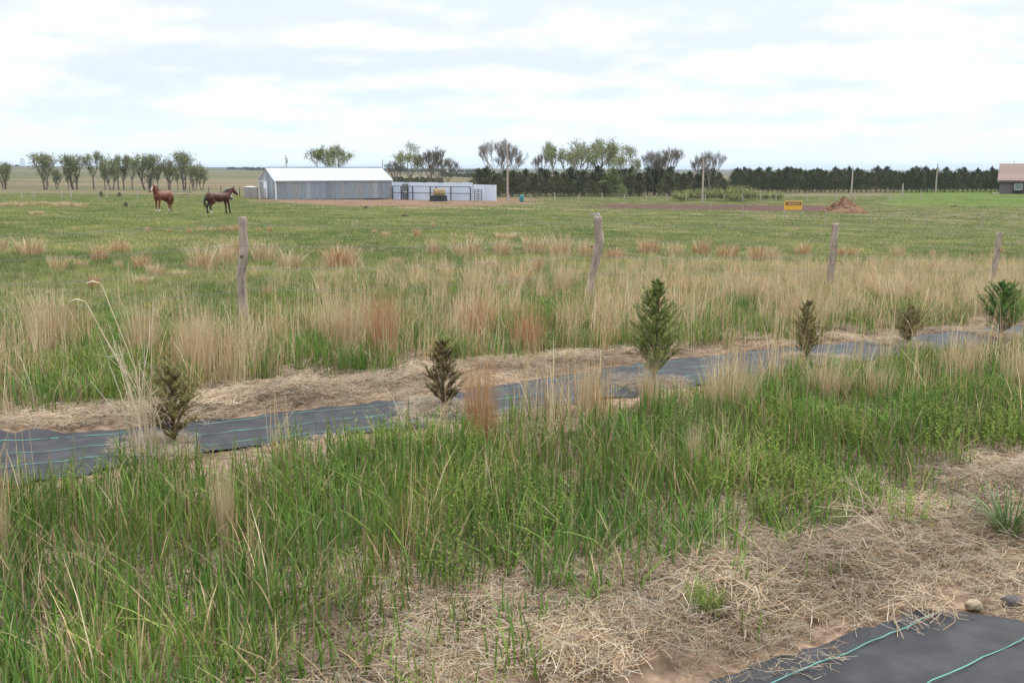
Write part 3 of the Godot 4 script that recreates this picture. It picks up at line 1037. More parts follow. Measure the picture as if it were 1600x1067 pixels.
func make_far_fences() -> void:
	var pts := []
	for s in [[1006, 330], [1052, 332], [1110, 335], [1160, 339], [1226, 345], [1290, 349], [1360, 352], [1447, 355.5], [1534, 359], [1640, 363]]:
		var q := spot(s[0], s[1])
		pts.append(on(q.x, q.y))
	far_fence("wire_fence", "thin weathered post fence crossing the pasture under the yellow sign", pts, 1.0, 0.045, Color(0.33, 0.29, 0.24), [0.9, 0.6, 0.3])
	pts = []
	for px in [795, 830, 867, 904, 941, 976, 1010, 1042, 1073, 1103, 1132, 1161, 1189, 1213, 1238, 1262, 1284, 1307, 1338, 1355, 1391, 1440]:
		var q := bearing(px, 139.0 + (px - 860) * 0.03)
		pts.append(on(q.x, q.y))
	far_fence("wire_fence", "pale post fence in front of the cedar windbreak and shrubs", pts, 1.15, 0.07, Color(0.38, 0.34, 0.28), [1.0, 0.6, 0.3])
	pts = []
	for s in [[-30, 311], [33, 311], [53, 311], [96, 311], [111, 310], [154, 310.5], [166, 310], [214, 311], [272, 310]]:
		var q := spot(s[0], s[1])
		pts.append(on(q.x, q.y))
	far_fence("wire_fence", "pale post fence along the left row of trees", pts, 1.25, 0.07, Color(0.38, 0.35, 0.29), [1.1, 0.7, 0.35])
	# dark pipe fence behind the horse
	pts = []
	for px in [296, 325, 345, 366, 374, 388, 402]:
		var q := bearing(px, 196.0 - (px - 296) * 0.3)
		pts.append(on(q.x, q.y))
	far_fence("pipe_fence", "dark pipe fence behind the bay horse running to the barn", pts, 1.5, 0.07, Color(0.06, 0.055, 0.05), [1.4, 0.95, 0.5])
	# small wooden gate
	var a := spot(272, 310)
	var b := spot(294, 308.5)
	var o := thing("wooden_gate", "short wooden gate of dark rails between pale posts by the sorrel horse", "gate", on(a.x, a.y))
	var span := on(b.x, b.y) - on(a.x, a.y)
	var wood := mat(Color(0.36, 0.31, 0.25), 0.9)
	for k in 2:
		var mb := MB.new()
		mb.tube([span * k + Vector3(0, -0.1, 0), span * k + Vector3(0, 1.3 - 0.3 * k, 0)], [0.09, 0.08], 7)
		part("post", mb.done(true), wood, o)
	for y in [0.95, 0.5]:
		var mb := MB.new()
		mb.tube([Vector3(0, y, 0.1), span + Vector3(0, y, 0.1)], [0.06, 0.06], 5)
		part("rail", mb.done(true), mat(Color(0.2, 0.17, 0.14), 0.9), o)

# ---------------------------------------------------------------- horses
func horse_field(bones: Array, lo: Vector3, hi: Vector3, cell: float, tint: Callable) -> ArrayMesh:
	var n := Vector3i(((hi - lo) / cell).ceil()) + Vector3i.ONE
	var f := PackedFloat32Array()
	f.resize(n.x * n.y * n.z)
	f.fill(0.5)
	var kk := 0.07
	for b in bones:
		var p: Vector3 = b[0]
		var q: Vector3 = b[1]
		var r0: float = b[2]
		var r1: float = b[3]
		var pad := Vector3.ONE * (maxf(r0, r1) + 0.1)
		var i0 := Vector3i(((p.min(q) - pad - lo) / cell).floor()).clamp(Vector3i.ZERO, n - Vector3i.ONE)
		var i1 := Vector3i(((p.max(q) + pad - lo) / cell).ceil()).clamp(Vector3i.ZERO, n - Vector3i.ONE)
		var ab := q - p
		var l2 := maxf(ab.length_squared(), 1e-6)
		for z in range(i0.z, i1.z + 1):
			for y in range(i0.y, i1.y + 1):
				for x in range(i0.x, i1.x + 1):
					var c := lo + Vector3(x, y, z) * cell
					var t := clampf((c - p).dot(ab) / l2, 0.0, 1.0)
					var d := c.distance_to(p + ab * t) - lerpf(r0, r1, t)
					var k := (z * n.y + y) * n.x + x
					var e := f[k]
					var h := maxf(kk - absf(e - d), 0.0) / kk
					f[k] = minf(e, d) - h * h * kk * 0.25
	var mb := MB.new()
	var ids := {}
	var sy := n.x
	var sz := n.x * n.y
	for z in n.z - 1:
		for y in n.y - 1:
			for x in n.x - 1:
				var k := z * sz + y * sy + x
				var inside := 0
				for c in 8:
					if f[k + (c & 1) + (c >> 1 & 1) * sy + (c >> 2) * sz] < 0.0:
						inside += 1
				if inside == 0 or inside == 8:
					continue
				var sum := Vector3.ZERO
				var cnt := 0
				for c in 8:
					for ax in 3:
						if c >> ax & 1:
							continue
						var c2 := c | (1 << ax)
						var fa := f[k + (c & 1) + (c >> 1 & 1) * sy + (c >> 2) * sz]
						var fb := f[k + (c2 & 1) + (c2 >> 1 & 1) * sy + (c2 >> 2) * sz]
						if (fa < 0.0) != (fb < 0.0):
							var t := fa / (fa - fb)
							var pa := Vector3(c & 1, c >> 1 & 1, c >> 2)
							pa[ax] = t
							sum += pa
							cnt += 1
				var at := lo + (Vector3(x, y, z) + sum / cnt) * cell
				ids[k] = mb.p(at, tint.call(at))
	for z in range(1, n.z - 1):
		for y in range(1, n.y - 1):
			for x in range(1, n.x - 1):
				var k := z * sz + y * sy + x
				var a := f[k] < 0.0
				for ax in 3:
					var s1: int = [1, sy, sz][ax]
					if (f[k + s1] < 0.0) == a:
						continue
					var s2: int = [sy, sz, 1][ax]
					var s3: int = [sz, 1, sy][ax]
					var q0 = ids.get(k)
					var q1 = ids.get(k - s2)
					var q2 = ids.get(k - s2 - s3)
					var q3 = ids.get(k - s3)
					if q0 == null or q1 == null or q2 == null or q3 == null:
						continue
					if a:
						mb.i.append_array([q0, q3, q2, q0, q2, q1])
					else:
						mb.i.append_array([q0, q1, q2, q0, q2, q3])
	return mb.done(true)

func make_horse(at: Vector3, turn: float, label: String, coat: Color, dark_points: bool, poll: Vector3, muzzle: Vector3, spread: Array, size: float) -> void:
	var o := thing("horse", label, "horse", at, "", turn)
	o.scale = Vector3.ONE * size
	var bones := []
	bones.append([Vector3(0.50, 1.14, 0), Vector3(0.0, 1.09, 0), 0.27, 0.30])
	bones.append([Vector3(0.0, 1.09, 0), Vector3(-0.42, 1.16, 0), 0.30, 0.27])
	bones.append([Vector3(-0.42, 1.16, 0), Vector3(-0.70, 1.20, 0), 0.27, 0.25])
	bones.append([Vector3(-0.70, 1.20, 0), Vector3(-0.82, 1.05, 0), 0.25, 0.2])
	bones.append([Vector3(0.38, 1.36, 0), Vector3(0.10, 1.27, 0), 0.15, 0.16])
	bones.append([Vector3(0.58, 1.12, 0), Vector3(0.70, 1.06, 0), 0.24, 0.16])
	var neck := Vector3(0.62, 1.26, 0)
	var mid := neck.lerp(poll, 0.5) + Vector3(-0.02, 0.04, 0)
	bones.append([neck, mid, 0.215, 0.15])
	bones.append([mid, poll, 0.15, 0.105])
	var jaw := poll.lerp(muzzle, 0.38) + Vector3(0, -0.05, 0)
	bones.append([poll, jaw, 0.105, 0.112])
	bones.append([poll, poll.lerp(muzzle, 0.7), 0.095, 0.075])
	bones.append([poll.lerp(muzzle, 0.7), muzzle, 0.075, 0.062])
	for s in [-1, 1]:
		bones.append([poll + Vector3(-0.01, 0.07, 0.05 * s), poll + Vector3(0.015, 0.20, 0.065 * s), 0.035, 0.014])
		var k := 0 if s < 0 else 1
		var fx: float = spread[k]
		bones.append([Vector3(0.52, 1.05, 0.13 * s), Vector3(0.5 + fx * 0.3, 0.84, 0.15 * s), 0.15, 0.095])
		bones.append([Vector3(0.5 + fx * 0.3, 0.84, 0.15 * s), Vector3(0.53 + fx * 0.7, 0.48, 0.14 * s), 0.085, 0.055])
		bones.append([Vector3(0.53 + fx * 0.7, 0.48, 0.14 * s), Vector3(0.52 + fx, 0.15, 0.14 * s), 0.052, 0.040])
		bones.append([Vector3(0.52 + fx, 0.15, 0.14 * s), Vector3(0.56 + fx, 0.045, 0.14 * s), 0.042, 0.056])
		var hx: float = spread[k + 2]
		bones.append([Vector3(-0.68, 1.08, 0.13 * s), Vector3(-0.55 + hx * 0.3, 0.84, 0.17 * s), 0.22, 0.15])
		bones.append([Vector3(-0.55 + hx * 0.3, 0.84, 0.17 * s), Vector3(-0.83 + hx * 0.7, 0.54, 0.15 * s), 0.13, 0.068])
		bones.append([Vector3(-0.83 + hx * 0.7, 0.54, 0.15 * s), Vector3(-0.81 + hx, 0.16, 0.15 * s), 0.060, 0.044])
		bones.append([Vector3(-0.81 + hx, 0.16, 0.15 * s), Vector3(-0.76 + hx, 0.05, 0.15 * s), 0.045, 0.058])
	var black := Color(0.018, 0.014, 0.013)
	var white := Color(0.62, 0.58, 0.52)
	var paint := func(p: Vector3) -> Color:
		var c := coat * (1.0 + n_edge.get_noise_3d(p.x * 3.0, p.y * 3.0, p.z * 3.0) * 0.25)
		if dark_points:
			if p.y < 0.62 + 0.06 * sin(p.x * 9.0):
				c = black
			if p.y < 0.24 and p.x < -0.3 and p.z > 0.0:
				c = white
			if p.distance_to(muzzle) < 0.09:
				c = coat * 0.5
		else:
			if p.y < 0.16 and not (p.x < 0.0 and p.z < 0.0):
				c = white
			var ff := (muzzle - poll).normalized()
			var rel := p - poll
			var along := rel.dot(ff)
			var out := rel - ff * along
			if along > 0.03 and along < 0.42 and absf(rel.z) < 0.035 and out.dot(Vector3(-ff.y, ff.x, 0)) > 0.0 and p.y > 1.2:
				c = white
		return c
	part("body", horse_field(bones, Vector3(-1.2, -0.06, -0.46), Vector3(1.75, 2.15, 0.46), 0.032, paint), tinted(0.5, 0.0, 0.4), o)
	var hair := mat(black if dark_points else coat * 0.8, 0.6)
	var mb := MB.new()
	for k in 70:
		var t := rng.randf()
		var p := (Vector3(0.34, 1.48, 0)).lerp(poll + Vector3(-0.06, 0.09, 0), t) + Vector3(0, 0.035 * sin(t * PI) + 0.01, rng.randf_range(-0.03, 0.03))
		var dn := Vector3(rng.randf_range(-0.08, 0.02), -rng.randf_range(0.10, 0.22), 0.09 * (1 if k % 4 else -1))
		mb.tube([p, p + dn * 0.4 + Vector3(0, 0.03, dn.z * 0.5), p + dn], [0.016, 0.014, 0.003], 4, Color.WHITE, false)
	part("mane", mb.done(true), hair, o)
	mb = MB.new()
	for k in 46:
		var z := rng.randfn(0, 0.035)
		var e := Vector3(-1.06 + rng.randfn(0, 0.04), rng.randf_range(0.42, 0.75), z * 1.6)
		mb.tube([Vector3(-0.90, 1.25, z * 0.4), Vector3(-1.03, 1.10, z), Vector3(-1.08, 0.85, z * 1.4), e], [0.02, 0.026, 0.024, 0.004], 4, Color.WHITE, false)
	part("tail", mb.done(true), hair, o)

func make_horses() -> void:
	var p := spot(343, 334.5)
	make_horse(on(p.x, p.y, 0.02), deg_to_rad(44), "dark bay horse with black legs and tail and one white hind sock", Color(0.075, 0.021, 0.013), true, Vector3(1.04, 1.60, 0), Vector3(1.36, 1.27, 0.04), [0.03, 0.16, -0.02, 0.10], 0.98)
	p = spot(254, 331)
	make_horse(on(p.x, p.y, 0.02), deg_to_rad(-108), "sorrel horse with white blaze and feet facing the fence", Color(0.15, 0.046, 0.021), false, Vector3(0.90, 1.74, 0.0), Vector3(1.17, 1.40, 0.12), [0.02, -0.02, 0.1, -0.12], 1.0)

# ---------------------------------------------------------------- barn, windbreak wall, corral
func make_barn() -> void:
	var corner := bearing(431, 143.5)
	var turn := deg_to_rad(28.0)
	var at := on(corner.x, corner.y)
	at.y = base_h(corner.x, corner.y) - 0.02
	var o := thing("metal_barn", "long grey weathered barn with white metal gable roof and white trim", "barn", at, "", turn)
	var ln := 17.2
	var wd := 9.0
	var ev := 2.62
	var rd := 4.35
	var tones := []
	var streaks := noise_tex(256, 0.02, 5, Color(0.62, 0.64, 0.66), Color(1.0, 0.99, 0.97), 31, 0.12, 2.2)
	for c in [Color(0.41, 0.475, 0.54), Color(0.33, 0.39, 0.455), Color(0.52, 0.57, 0.62), Color(0.45, 0.47, 0.485), Color(0.39, 0.42, 0.45)]:
		tones.append(grainy(mat(c, 0.7), streaks, Vector3(0.9, 0.22, 0.9), true))
	var white := mat(Color(0.72, 0.74, 0.76), 0.5)
	var nb := 24
	var pw := ln / nb
	var wall := part("wall", null, white, o)
	var wb := MB.new()
	wb.box(Vector3(ln * 0.5, ev * 0.5 - 0.1, -wd * 0.5), Vector3(ln - 0.1, ev, wd - 0.1))
	wb.quad(Vector3(0.05, ev - 0.1, -0.05), Vector3(0.05, rd - 0.15, -wd * 0.5), Vector3(0.05, rd - 0.15, -wd * 0.5), Vector3(0.05, ev - 0.1, -wd + 0.05))
	wall.mesh = wb.done()
	wall.material_override = tones[1]
	var panel := MB.new()
	panel.box(Vector3(pw * 0.5, ev * 0.5 - 0.05, 0.0), Vector3(pw - 0.012, ev - 0.1, 0.05))
	for k in 2:
		panel.box(Vector3(pw * (0.25 + 0.5 * k), ev * 0.5 - 0.05, 0.035), Vector3(0.05, ev - 0.12, 0.03))
	var pmesh := panel.done()
	for k in nb:
		part("wall_board", pmesh, tones[rng.randi() % 5], o, Vector3(k * pw, 0, 0.0))
	# gable boards, cut to the roof slope
	var gb := 12
	var gw := wd / gb
	for k in gb:
		var z0 := -k * gw
		var z1 := -(k + 1) * gw
		var t0: float = lerpf(ev, rd, 1.0 - absf(z0 + wd * 0.5) / (wd * 0.5)) - 0.08
		var t1: float = lerpf(ev, rd, 1.0 - absf(z1 + wd * 0.5) / (wd * 0.5)) - 0.08
		for xx in [-0.02, ln + 0.02]:
			var g := MB.new()
			var a := Vector3(xx - 0.025, 0, z0 - 0.006)
			var b := Vector3(xx - 0.025, 0, z1 + 0.006)
			g.quad(a, a + Vector3(0, t0, 0), b + Vector3(0, t1, 0), b)
			var w := Vector3(0.05, 0, 0)
			g.quad(b + w, b + w + Vector3(0, t1, 0), a + w + Vector3(0, t0, 0), a + w)
			g.quad(a, a + w, a + w + Vector3(0, t0, 0), a + Vector3(0, t0, 0))
			g.quad(b, b + Vector3(0, t1, 0), b + w + Vector3(0, t1, 0), b + w)
			part("gable_board", g.done(), tones[rng.randi() % 5], o)
	# roof sheets
	var roofm := []
	for c in [Color(0.41, 0.455, 0.51), Color(0.385, 0.435, 0.495), Color(0.43, 0.47, 0.52)]:
		roofm.append(mat(c, 0.42))
	var slope := Vector3(0, rd - ev, -wd * 0.5)
	var sl := slope.length() + 0.35
	var rise := atan2(rd - ev, wd * 0.5)
	for side in 2:
		var sheet := MB.new()
		var b := Basis(Vector3.RIGHT, rise)
		sheet.box(Vector3(0, 0, -sl * 0.5 + 0.0), Vector3(0.965, 0.03, sl), Basis.IDENTITY)
		for k in 3:
			sheet.box(Vector3(-0.4 + 0.4 * k, 0.028, -sl * 0.5), Vector3(0.05, 0.03, sl), Basis.IDENTITY)
		var sm := sheet.done()
		for k in 18:
			var p := part("roof_sheet", sm, roofm[rng.randi() % 3], o)
			var along := -0.05 + (k + 0.5) * 0.965
			if side == 0:
				p.transform = Transform3D(b, Vector3(along, ev - 0.05, 0.3))
			else:
				p.transform = Transform3D(Basis(Vector3.UP, PI) * b, Vector3(along, ev - 0.05, -wd - 0.3))
	var tb := MB.new()
	tb.box(Vector3(ln * 0.5, rd + 0.11, -wd * 0.5), Vector3(ln + 0.35, 0.05, 0.4))
	part("ridge_cap", tb.done(), roofm[0], o)
	for s in [[Vector3(-0.02, ev * 0.5, 0.035), Vector3(0.18, ev, 0.14)], [Vector3(ln + 0.02, ev * 0.5, 0.035), Vector3(0.16, ev, 0.14)], [Vector3(-0.06, ev * 0.5, -wd), Vector3(0.14, ev, 0.2)], [Vector3(ln * 0.5, ev - 0.13, 0.10), Vector3(ln - 0.3, 0.12, 0.07)]]:
		tb = MB.new()
		tb.box(s[0], s[1])
		part("trim", tb.done(), white, o)
	for k in 2:
		tb = MB.new()
		var z0 := 0.3 if k == 0 else -wd - 0.3
		tb.tube([Vector3(-0.1, ev - 0.16, z0), Vector3(-0.1, rd + 0.0, -wd * 0.5)], [0.09, 0.09], 4)
		part("rake_trim", tb.done(), white, o)
	# sliding door and its track on the gable end
	var db := MB.new()
	db.box(Vector3(-0.10, 1.22, -5.1), Vector3(0.06, 2.3, 1.9))
	var door := part("door", db.done(), mat(Color(0.78, 0.80, 0.82), 0.5), o)
	db = MB.new()
	db.box(Vector3(-0.15, 1.2, -4.35), Vector3(0.04, 0.2, 0.04))
	part("handle", db.done(), mat(Color(0.1, 0.1, 0.1), 0.5), door)
	db = MB.new()
	db.box(Vector3(-0.12, 2.44, -6.3), Vector3(0.12, 0.12, 4.6))
	part("door_track", db.done(), white, o)
	# pipe gate before the gable end
	var gt := thing("pipe_gate", "grey five-rail pipe gate across the barn's gable end", "gate", o.transform * Vector3(-1.4, 0, -0.4), "", turn)
	var gm := mat(Color(0.24, 0.21, 0.21), 0.6, 0.3)
	for k in 5:
		tb = MB.new()
		tb.tube([Vector3(0, 0.35 + 0.28 * k, 0), Vector3(-0.2, 0.35 + 0.28 * k, -7.8)], [0.07, 0.07], 6)
		part("rail", tb.done(true), gm, gt)
	for k in 3:
		tb = MB.new()
		tb.tube([Vector3(-0.1 * k, 0.0, -3.9 * k), Vector3(-0.1 * k, 1.55, -3.9 * k)], [0.06, 0.06], 6)
		part("upright", tb.done(true), gm, gt)
	var pp := bearing(406.0, 142.0)
	var po := MB.new()
	po.tube([Vector3(0, -0.2, 0), Vector3(-0.12, 1.0, 0), Vector3(-0.1, 2.0, 0)], [0.11, 0.1, 0.09], 8)
	tag(part("gate_post", po.done(true), mat(Color(0.46, 0.40, 0.32), 0.9), self, on(pp.x, pp.y)), "tall pale wooden post standing at the pipe gate by the barn", "post")
	# low round tank left of the barn
	var tp := bearing(391, 156.0)
	var tk := thing("stock_tank", "low round grey corrugated tank beside the barn's gable end", "tank", on(tp.x, tp.y))
	var rp := []
	var rr := []
	for k in 15:
		rp.append(Vector3(0, k * 0.11, 0))
		rr.append(1.02 + (0.02 if k % 2 else 0.0))
	tb = MB.new()
	tb.tube(rp, rr, 26, Color.WHITE, false)
	part("side", tb.done(true), mat(Color(0.30, 0.275, 0.265), 0.6, 0.2), tk)
	tb = MB.new()
	tb.tube([Vector3(0, 1.54, 0), Vector3(0, 1.62, 0), Vector3(0, 1.74, 0)], [1.06, 1.04, 0.3], 26)
	part("lid", tb.done(true), mat(Color(0.44, 0.42, 0.41), 0.6, 0.2), tk)
	make_windbreak(o.transform * Vector3(ln + 0.15, 0, -0.15))

func make_windbreak(start: Vector3) -> void:
	var e := bearing(738.5, 149.0)
	var a := Vector3(start.x, 0, start.z)
	var b := Vector3(e.x, 0, -e.y)
	var ya := base_h(a.x, -a.z) - 0.03
	var yb := base_h(b.x, -b.z) - 0.03
	var dir := (b - a).normalized()
	var turn := atan2(-dir.z, dir.x)
	var ln := a.distance_to(b)
	var o := thing("windbreak_wall", "white corrugated metal windbreak wall joining the barn", "wall", Vector3(a.x, 0, a.z), "", turn)
	var tones := []
	for c in [Color(0.62, 0.69, 0.80), Color(0.59, 0.665, 0.78), Color(0.65, 0.715, 0.81)]:
		tones.append(mat(c, 0.5))
	var n := 14
	var w := ln / n
	var mb := MB.new()
	mb.box(Vector3(w * 0.5, 1.24, 0), Vector3(w - 0.015, 2.66, 0.04))
	for k in 4:
		mb.box(Vector3(w * (0.125 + 0.25 * k), 1.24, 0.028), Vector3(0.06, 2.64, 0.025))
	var mesh := mb.done()
	for k in n:
		var t := (k + 0.5) / n
		part("metal_sheet", mesh, tones[rng.randi() % 3], o, Vector3(k * w, lerpf(ya, yb, t) - (0.05 if k % 3 == 2 else 0.0), 0.004 * (k % 2)))
	# grey door
	var dy := lerpf(ya, yb, 0.16)
	mb = MB.new()
	mb.box(Vector3(0.165 * ln, dy + 1.17, 0.13), Vector3(0.95, 2.34, 0.06))
	var door := part("door", mb.done(), grainy(mat(Color(0.24, 0.235, 0.24), 0.8), noise_tex(128, 0.05, 3, Color(0.75, 0.75, 0.75), Color(1, 1, 1), 41), Vector3(1, 1, 1)), o)
	mb = MB.new()
	mb.box(Vector3(0.165 * ln, dy + 1.15, 0.18), Vector3(0.5, 0.12, 0.03))
	part("latch", mb.done(), mat(Color(0.75, 0.75, 0.75), 0.5), door)
	# second, nearer wall piece
	var c0 := Vector3(b.x + 0.1, base_h(b.x, -b.z), b.z + 0.4)
	var c1p := bearing(770.5, 147.0)
	var o2 := thing("windbreak_wall", "short white metal wall at the corral end beside the cedar trees", "wall", c0, "", turn)
	var l2 := c0.distance_to(Vector3(c1p.x, c0.y, -c1p.y))
	var n2 := 4
	var w2 := l2 / n2
	mb = MB.new()
	mb.box(Vector3(w2 * 0.5, 1.14, 0), Vector3(w2 - 0.015, 2.4, 0.04))
	for k in 3:
		mb.box(Vector3(w2 * (0.17 + 0.33 * k), 1.14, 0.028), Vector3(0.06, 2.38, 0.025))
	mesh = mb.done()
	for k in n2:
		part("metal_sheet", mesh, tones[rng.randi() % 3], o2, Vector3(k * w2, -0.03 - 0.02 * k, 0.004 * (k % 2)))
	mb = MB.new()
	mb.box(Vector3(l2 + 0.06, 1.12, 0), Vector3(0.12, 2.34, 0.16))
	part("end_post", mb.done(), mat(Color(0.7, 0.72, 0.74), 0.6), o2)
	# dark pipe corral in front
	var pf := thing("pipe_corral", "dark pipe corral fence with two rails in front of the white wall", "corral fence", Vector3(a.x, 0, a.z), "", turn)
	var pipe := mat(Color(0.035, 0.035, 0.04), 0.6)
	for t in [0.015, 0.125, 0.205, 0.27, 0.49, 0.565, 0.745, 0.985]:
		mb = MB.new()
		var y: float = lerpf(ya, yb, t)
		mb.tube([Vector3(t * ln, y - 0.1, 0.55), Vector3(t * ln, y + 2.02, 0.55)], [0.085, 0.085], 7)
		part("post", mb.done(true), pipe, pf)
	for h in [2.0, 1.05]:
		mb = MB.new()
		mb.tube([Vector3(0.015 * ln, ya + h, 0.62), Vector3(0.985 * ln, yb + h, 0.62)], [0.05, 0.05], 6)
		part("rail", mb.done(true), pipe, pf)
	# corral panel
	var gp := thing("corral_panel", "dark six-rail corral panel leaning at the end of the pipe corral", "corral panel", Vector3(b.x + 0.3, base_h(b.x, -b.z), b.z + 1.0), "", turn - 0.65)
	for k in 6:
		mb = MB.new()
		mb.tube([Vector3(0, 0.3 + 0.26 * k, 0), Vector3(1.75, 0.22 + 0.26 * k, 0)], [0.035, 0.035], 6)
		part("rail", mb.done(true), pipe, gp)
	for k in 3:
		mb = MB.new()
		mb.tube([Vector3(0.85 * k, -0.05, 0), Vector3(0.85 * k, 1.68, 0)], [0.045, 0.045], 6)
		part("upright", mb.done(true), pipe, gp)
	# feeder with a round bale
	var fp := bearing(685, 138.5)
	var fd := thing("bale_feeder", "low black feeder tub on bare dirt holding the round bale", "feeder", on(fp.x, fp.y))
	var rubber := mat(Color(0.022, 0.025, 0.03), 0.6)
	mb = MB.new()
	var ring := []
	for k in 24:
		ring.append(TAU * k / 24.0)
	for s in [[1.22, 1.16, 0.0, 0.72], [1.08, 1.12, 0.72, 0.15]]:
		var k0 := mb.v.size()
		for g in ring:
			mb.p(Vector3(cos(g) * s[0], s[2], sin(g) * s[0] * 0.8))
			mb.p(Vector3(cos(g) * s[1], s[3], sin(g) * s[1] * 0.8))
		for k in 24:
			var p := k0 + 2 * k
			var q := k0 + 2 * ((k + 1) % 24)
			mb.i.append_array([p, q, p + 1, q, q + 1, p + 1])
	part("tub", mb.done(true), rubber, fd)
	mb = MB.new()
	var rim := []
	var rimr := []
	for k in 25:
		rim.append(Vector3(cos(TAU * k / 24.0) * 1.16, 0.74, sin(TAU * k / 24.0) * 0.93))
		rimr.append(0.07)
	mb.tube(rim, rimr, 6)
	part("rim", mb.done(true), rubber, fd)
	mb = MB.new()
	mb.box(Vector3(0, 0.12, 0), Vector3(1.6, 0.1, 1.2))
	part("floor", mb.done(), rubber, fd)
	var hb := MB.new()
	var hay := [Color(0.30, 0.225, 0.12), Color(0.36, 0.28, 0.15), Color(0.25, 0.185, 0.10)]
	var segs := 28
	for k in 11:
		var z := -0.75 + 0.15 * k
		var edge := 1.0 if k > 0 and k < 10 else 0.9
		for s in segs:
			var g := TAU * s / segs
			var r := 0.60 * edge * (1.0 + n_edge.get_noise_3d(cos(g) * 8.0, sin(g) * 8.0, z * 14.0) * 0.13)
			hb.p(Vector3(z, sin(g) * r * 0.93, cos(g) * r), pick(hay))
	for k in 10:
		for s in segs:
			var p := k * segs + s
			var q := k * segs + (s + 1) % segs
			hb.i.append_array([p, p + segs, q, q, p + segs, q + segs])
	for k in [0, 10]:
		var c := hb.p(Vector3(-0.79 + 1.58 * k / 10.0, 0, 0), hay[0])
		for s in segs:
			hb.i.append_array([c, k * segs + s, k * segs + (s + 1) % segs] if k == 0 else [c, k * segs + (s + 1) % segs, k * segs + s])
	for k in 500:
		var g := rng.randf() * TAU
		var z := rng.randf_range(-0.72, 0.72)
		var p := Vector3(z, sin(g) * 0.57, cos(g) * 0.6)
		var t := Vector3(rng.randfn(0, 0.05), -rng.randf_range(0.0, 0.12), rng.randfn(0, 0.06)) + Vector3(0, sin(g), cos(g)) * 0.05
		hb.tri(p - Vector3(0.012, 0, 0), p + t, p + Vector3(0.012, 0, 0), pick(hay))
	var bale := part("hay_bale", hb.done(true), tinted(0.95, 0.0, 0.2), self, on(fp.x, fp.y, 1.02 + 0.11))
	bale.position.x += 0.1
	bale.rotation.y = 0.25
	tag(bale, "round tan hay bale resting in the black feeder tub", "hay bale")

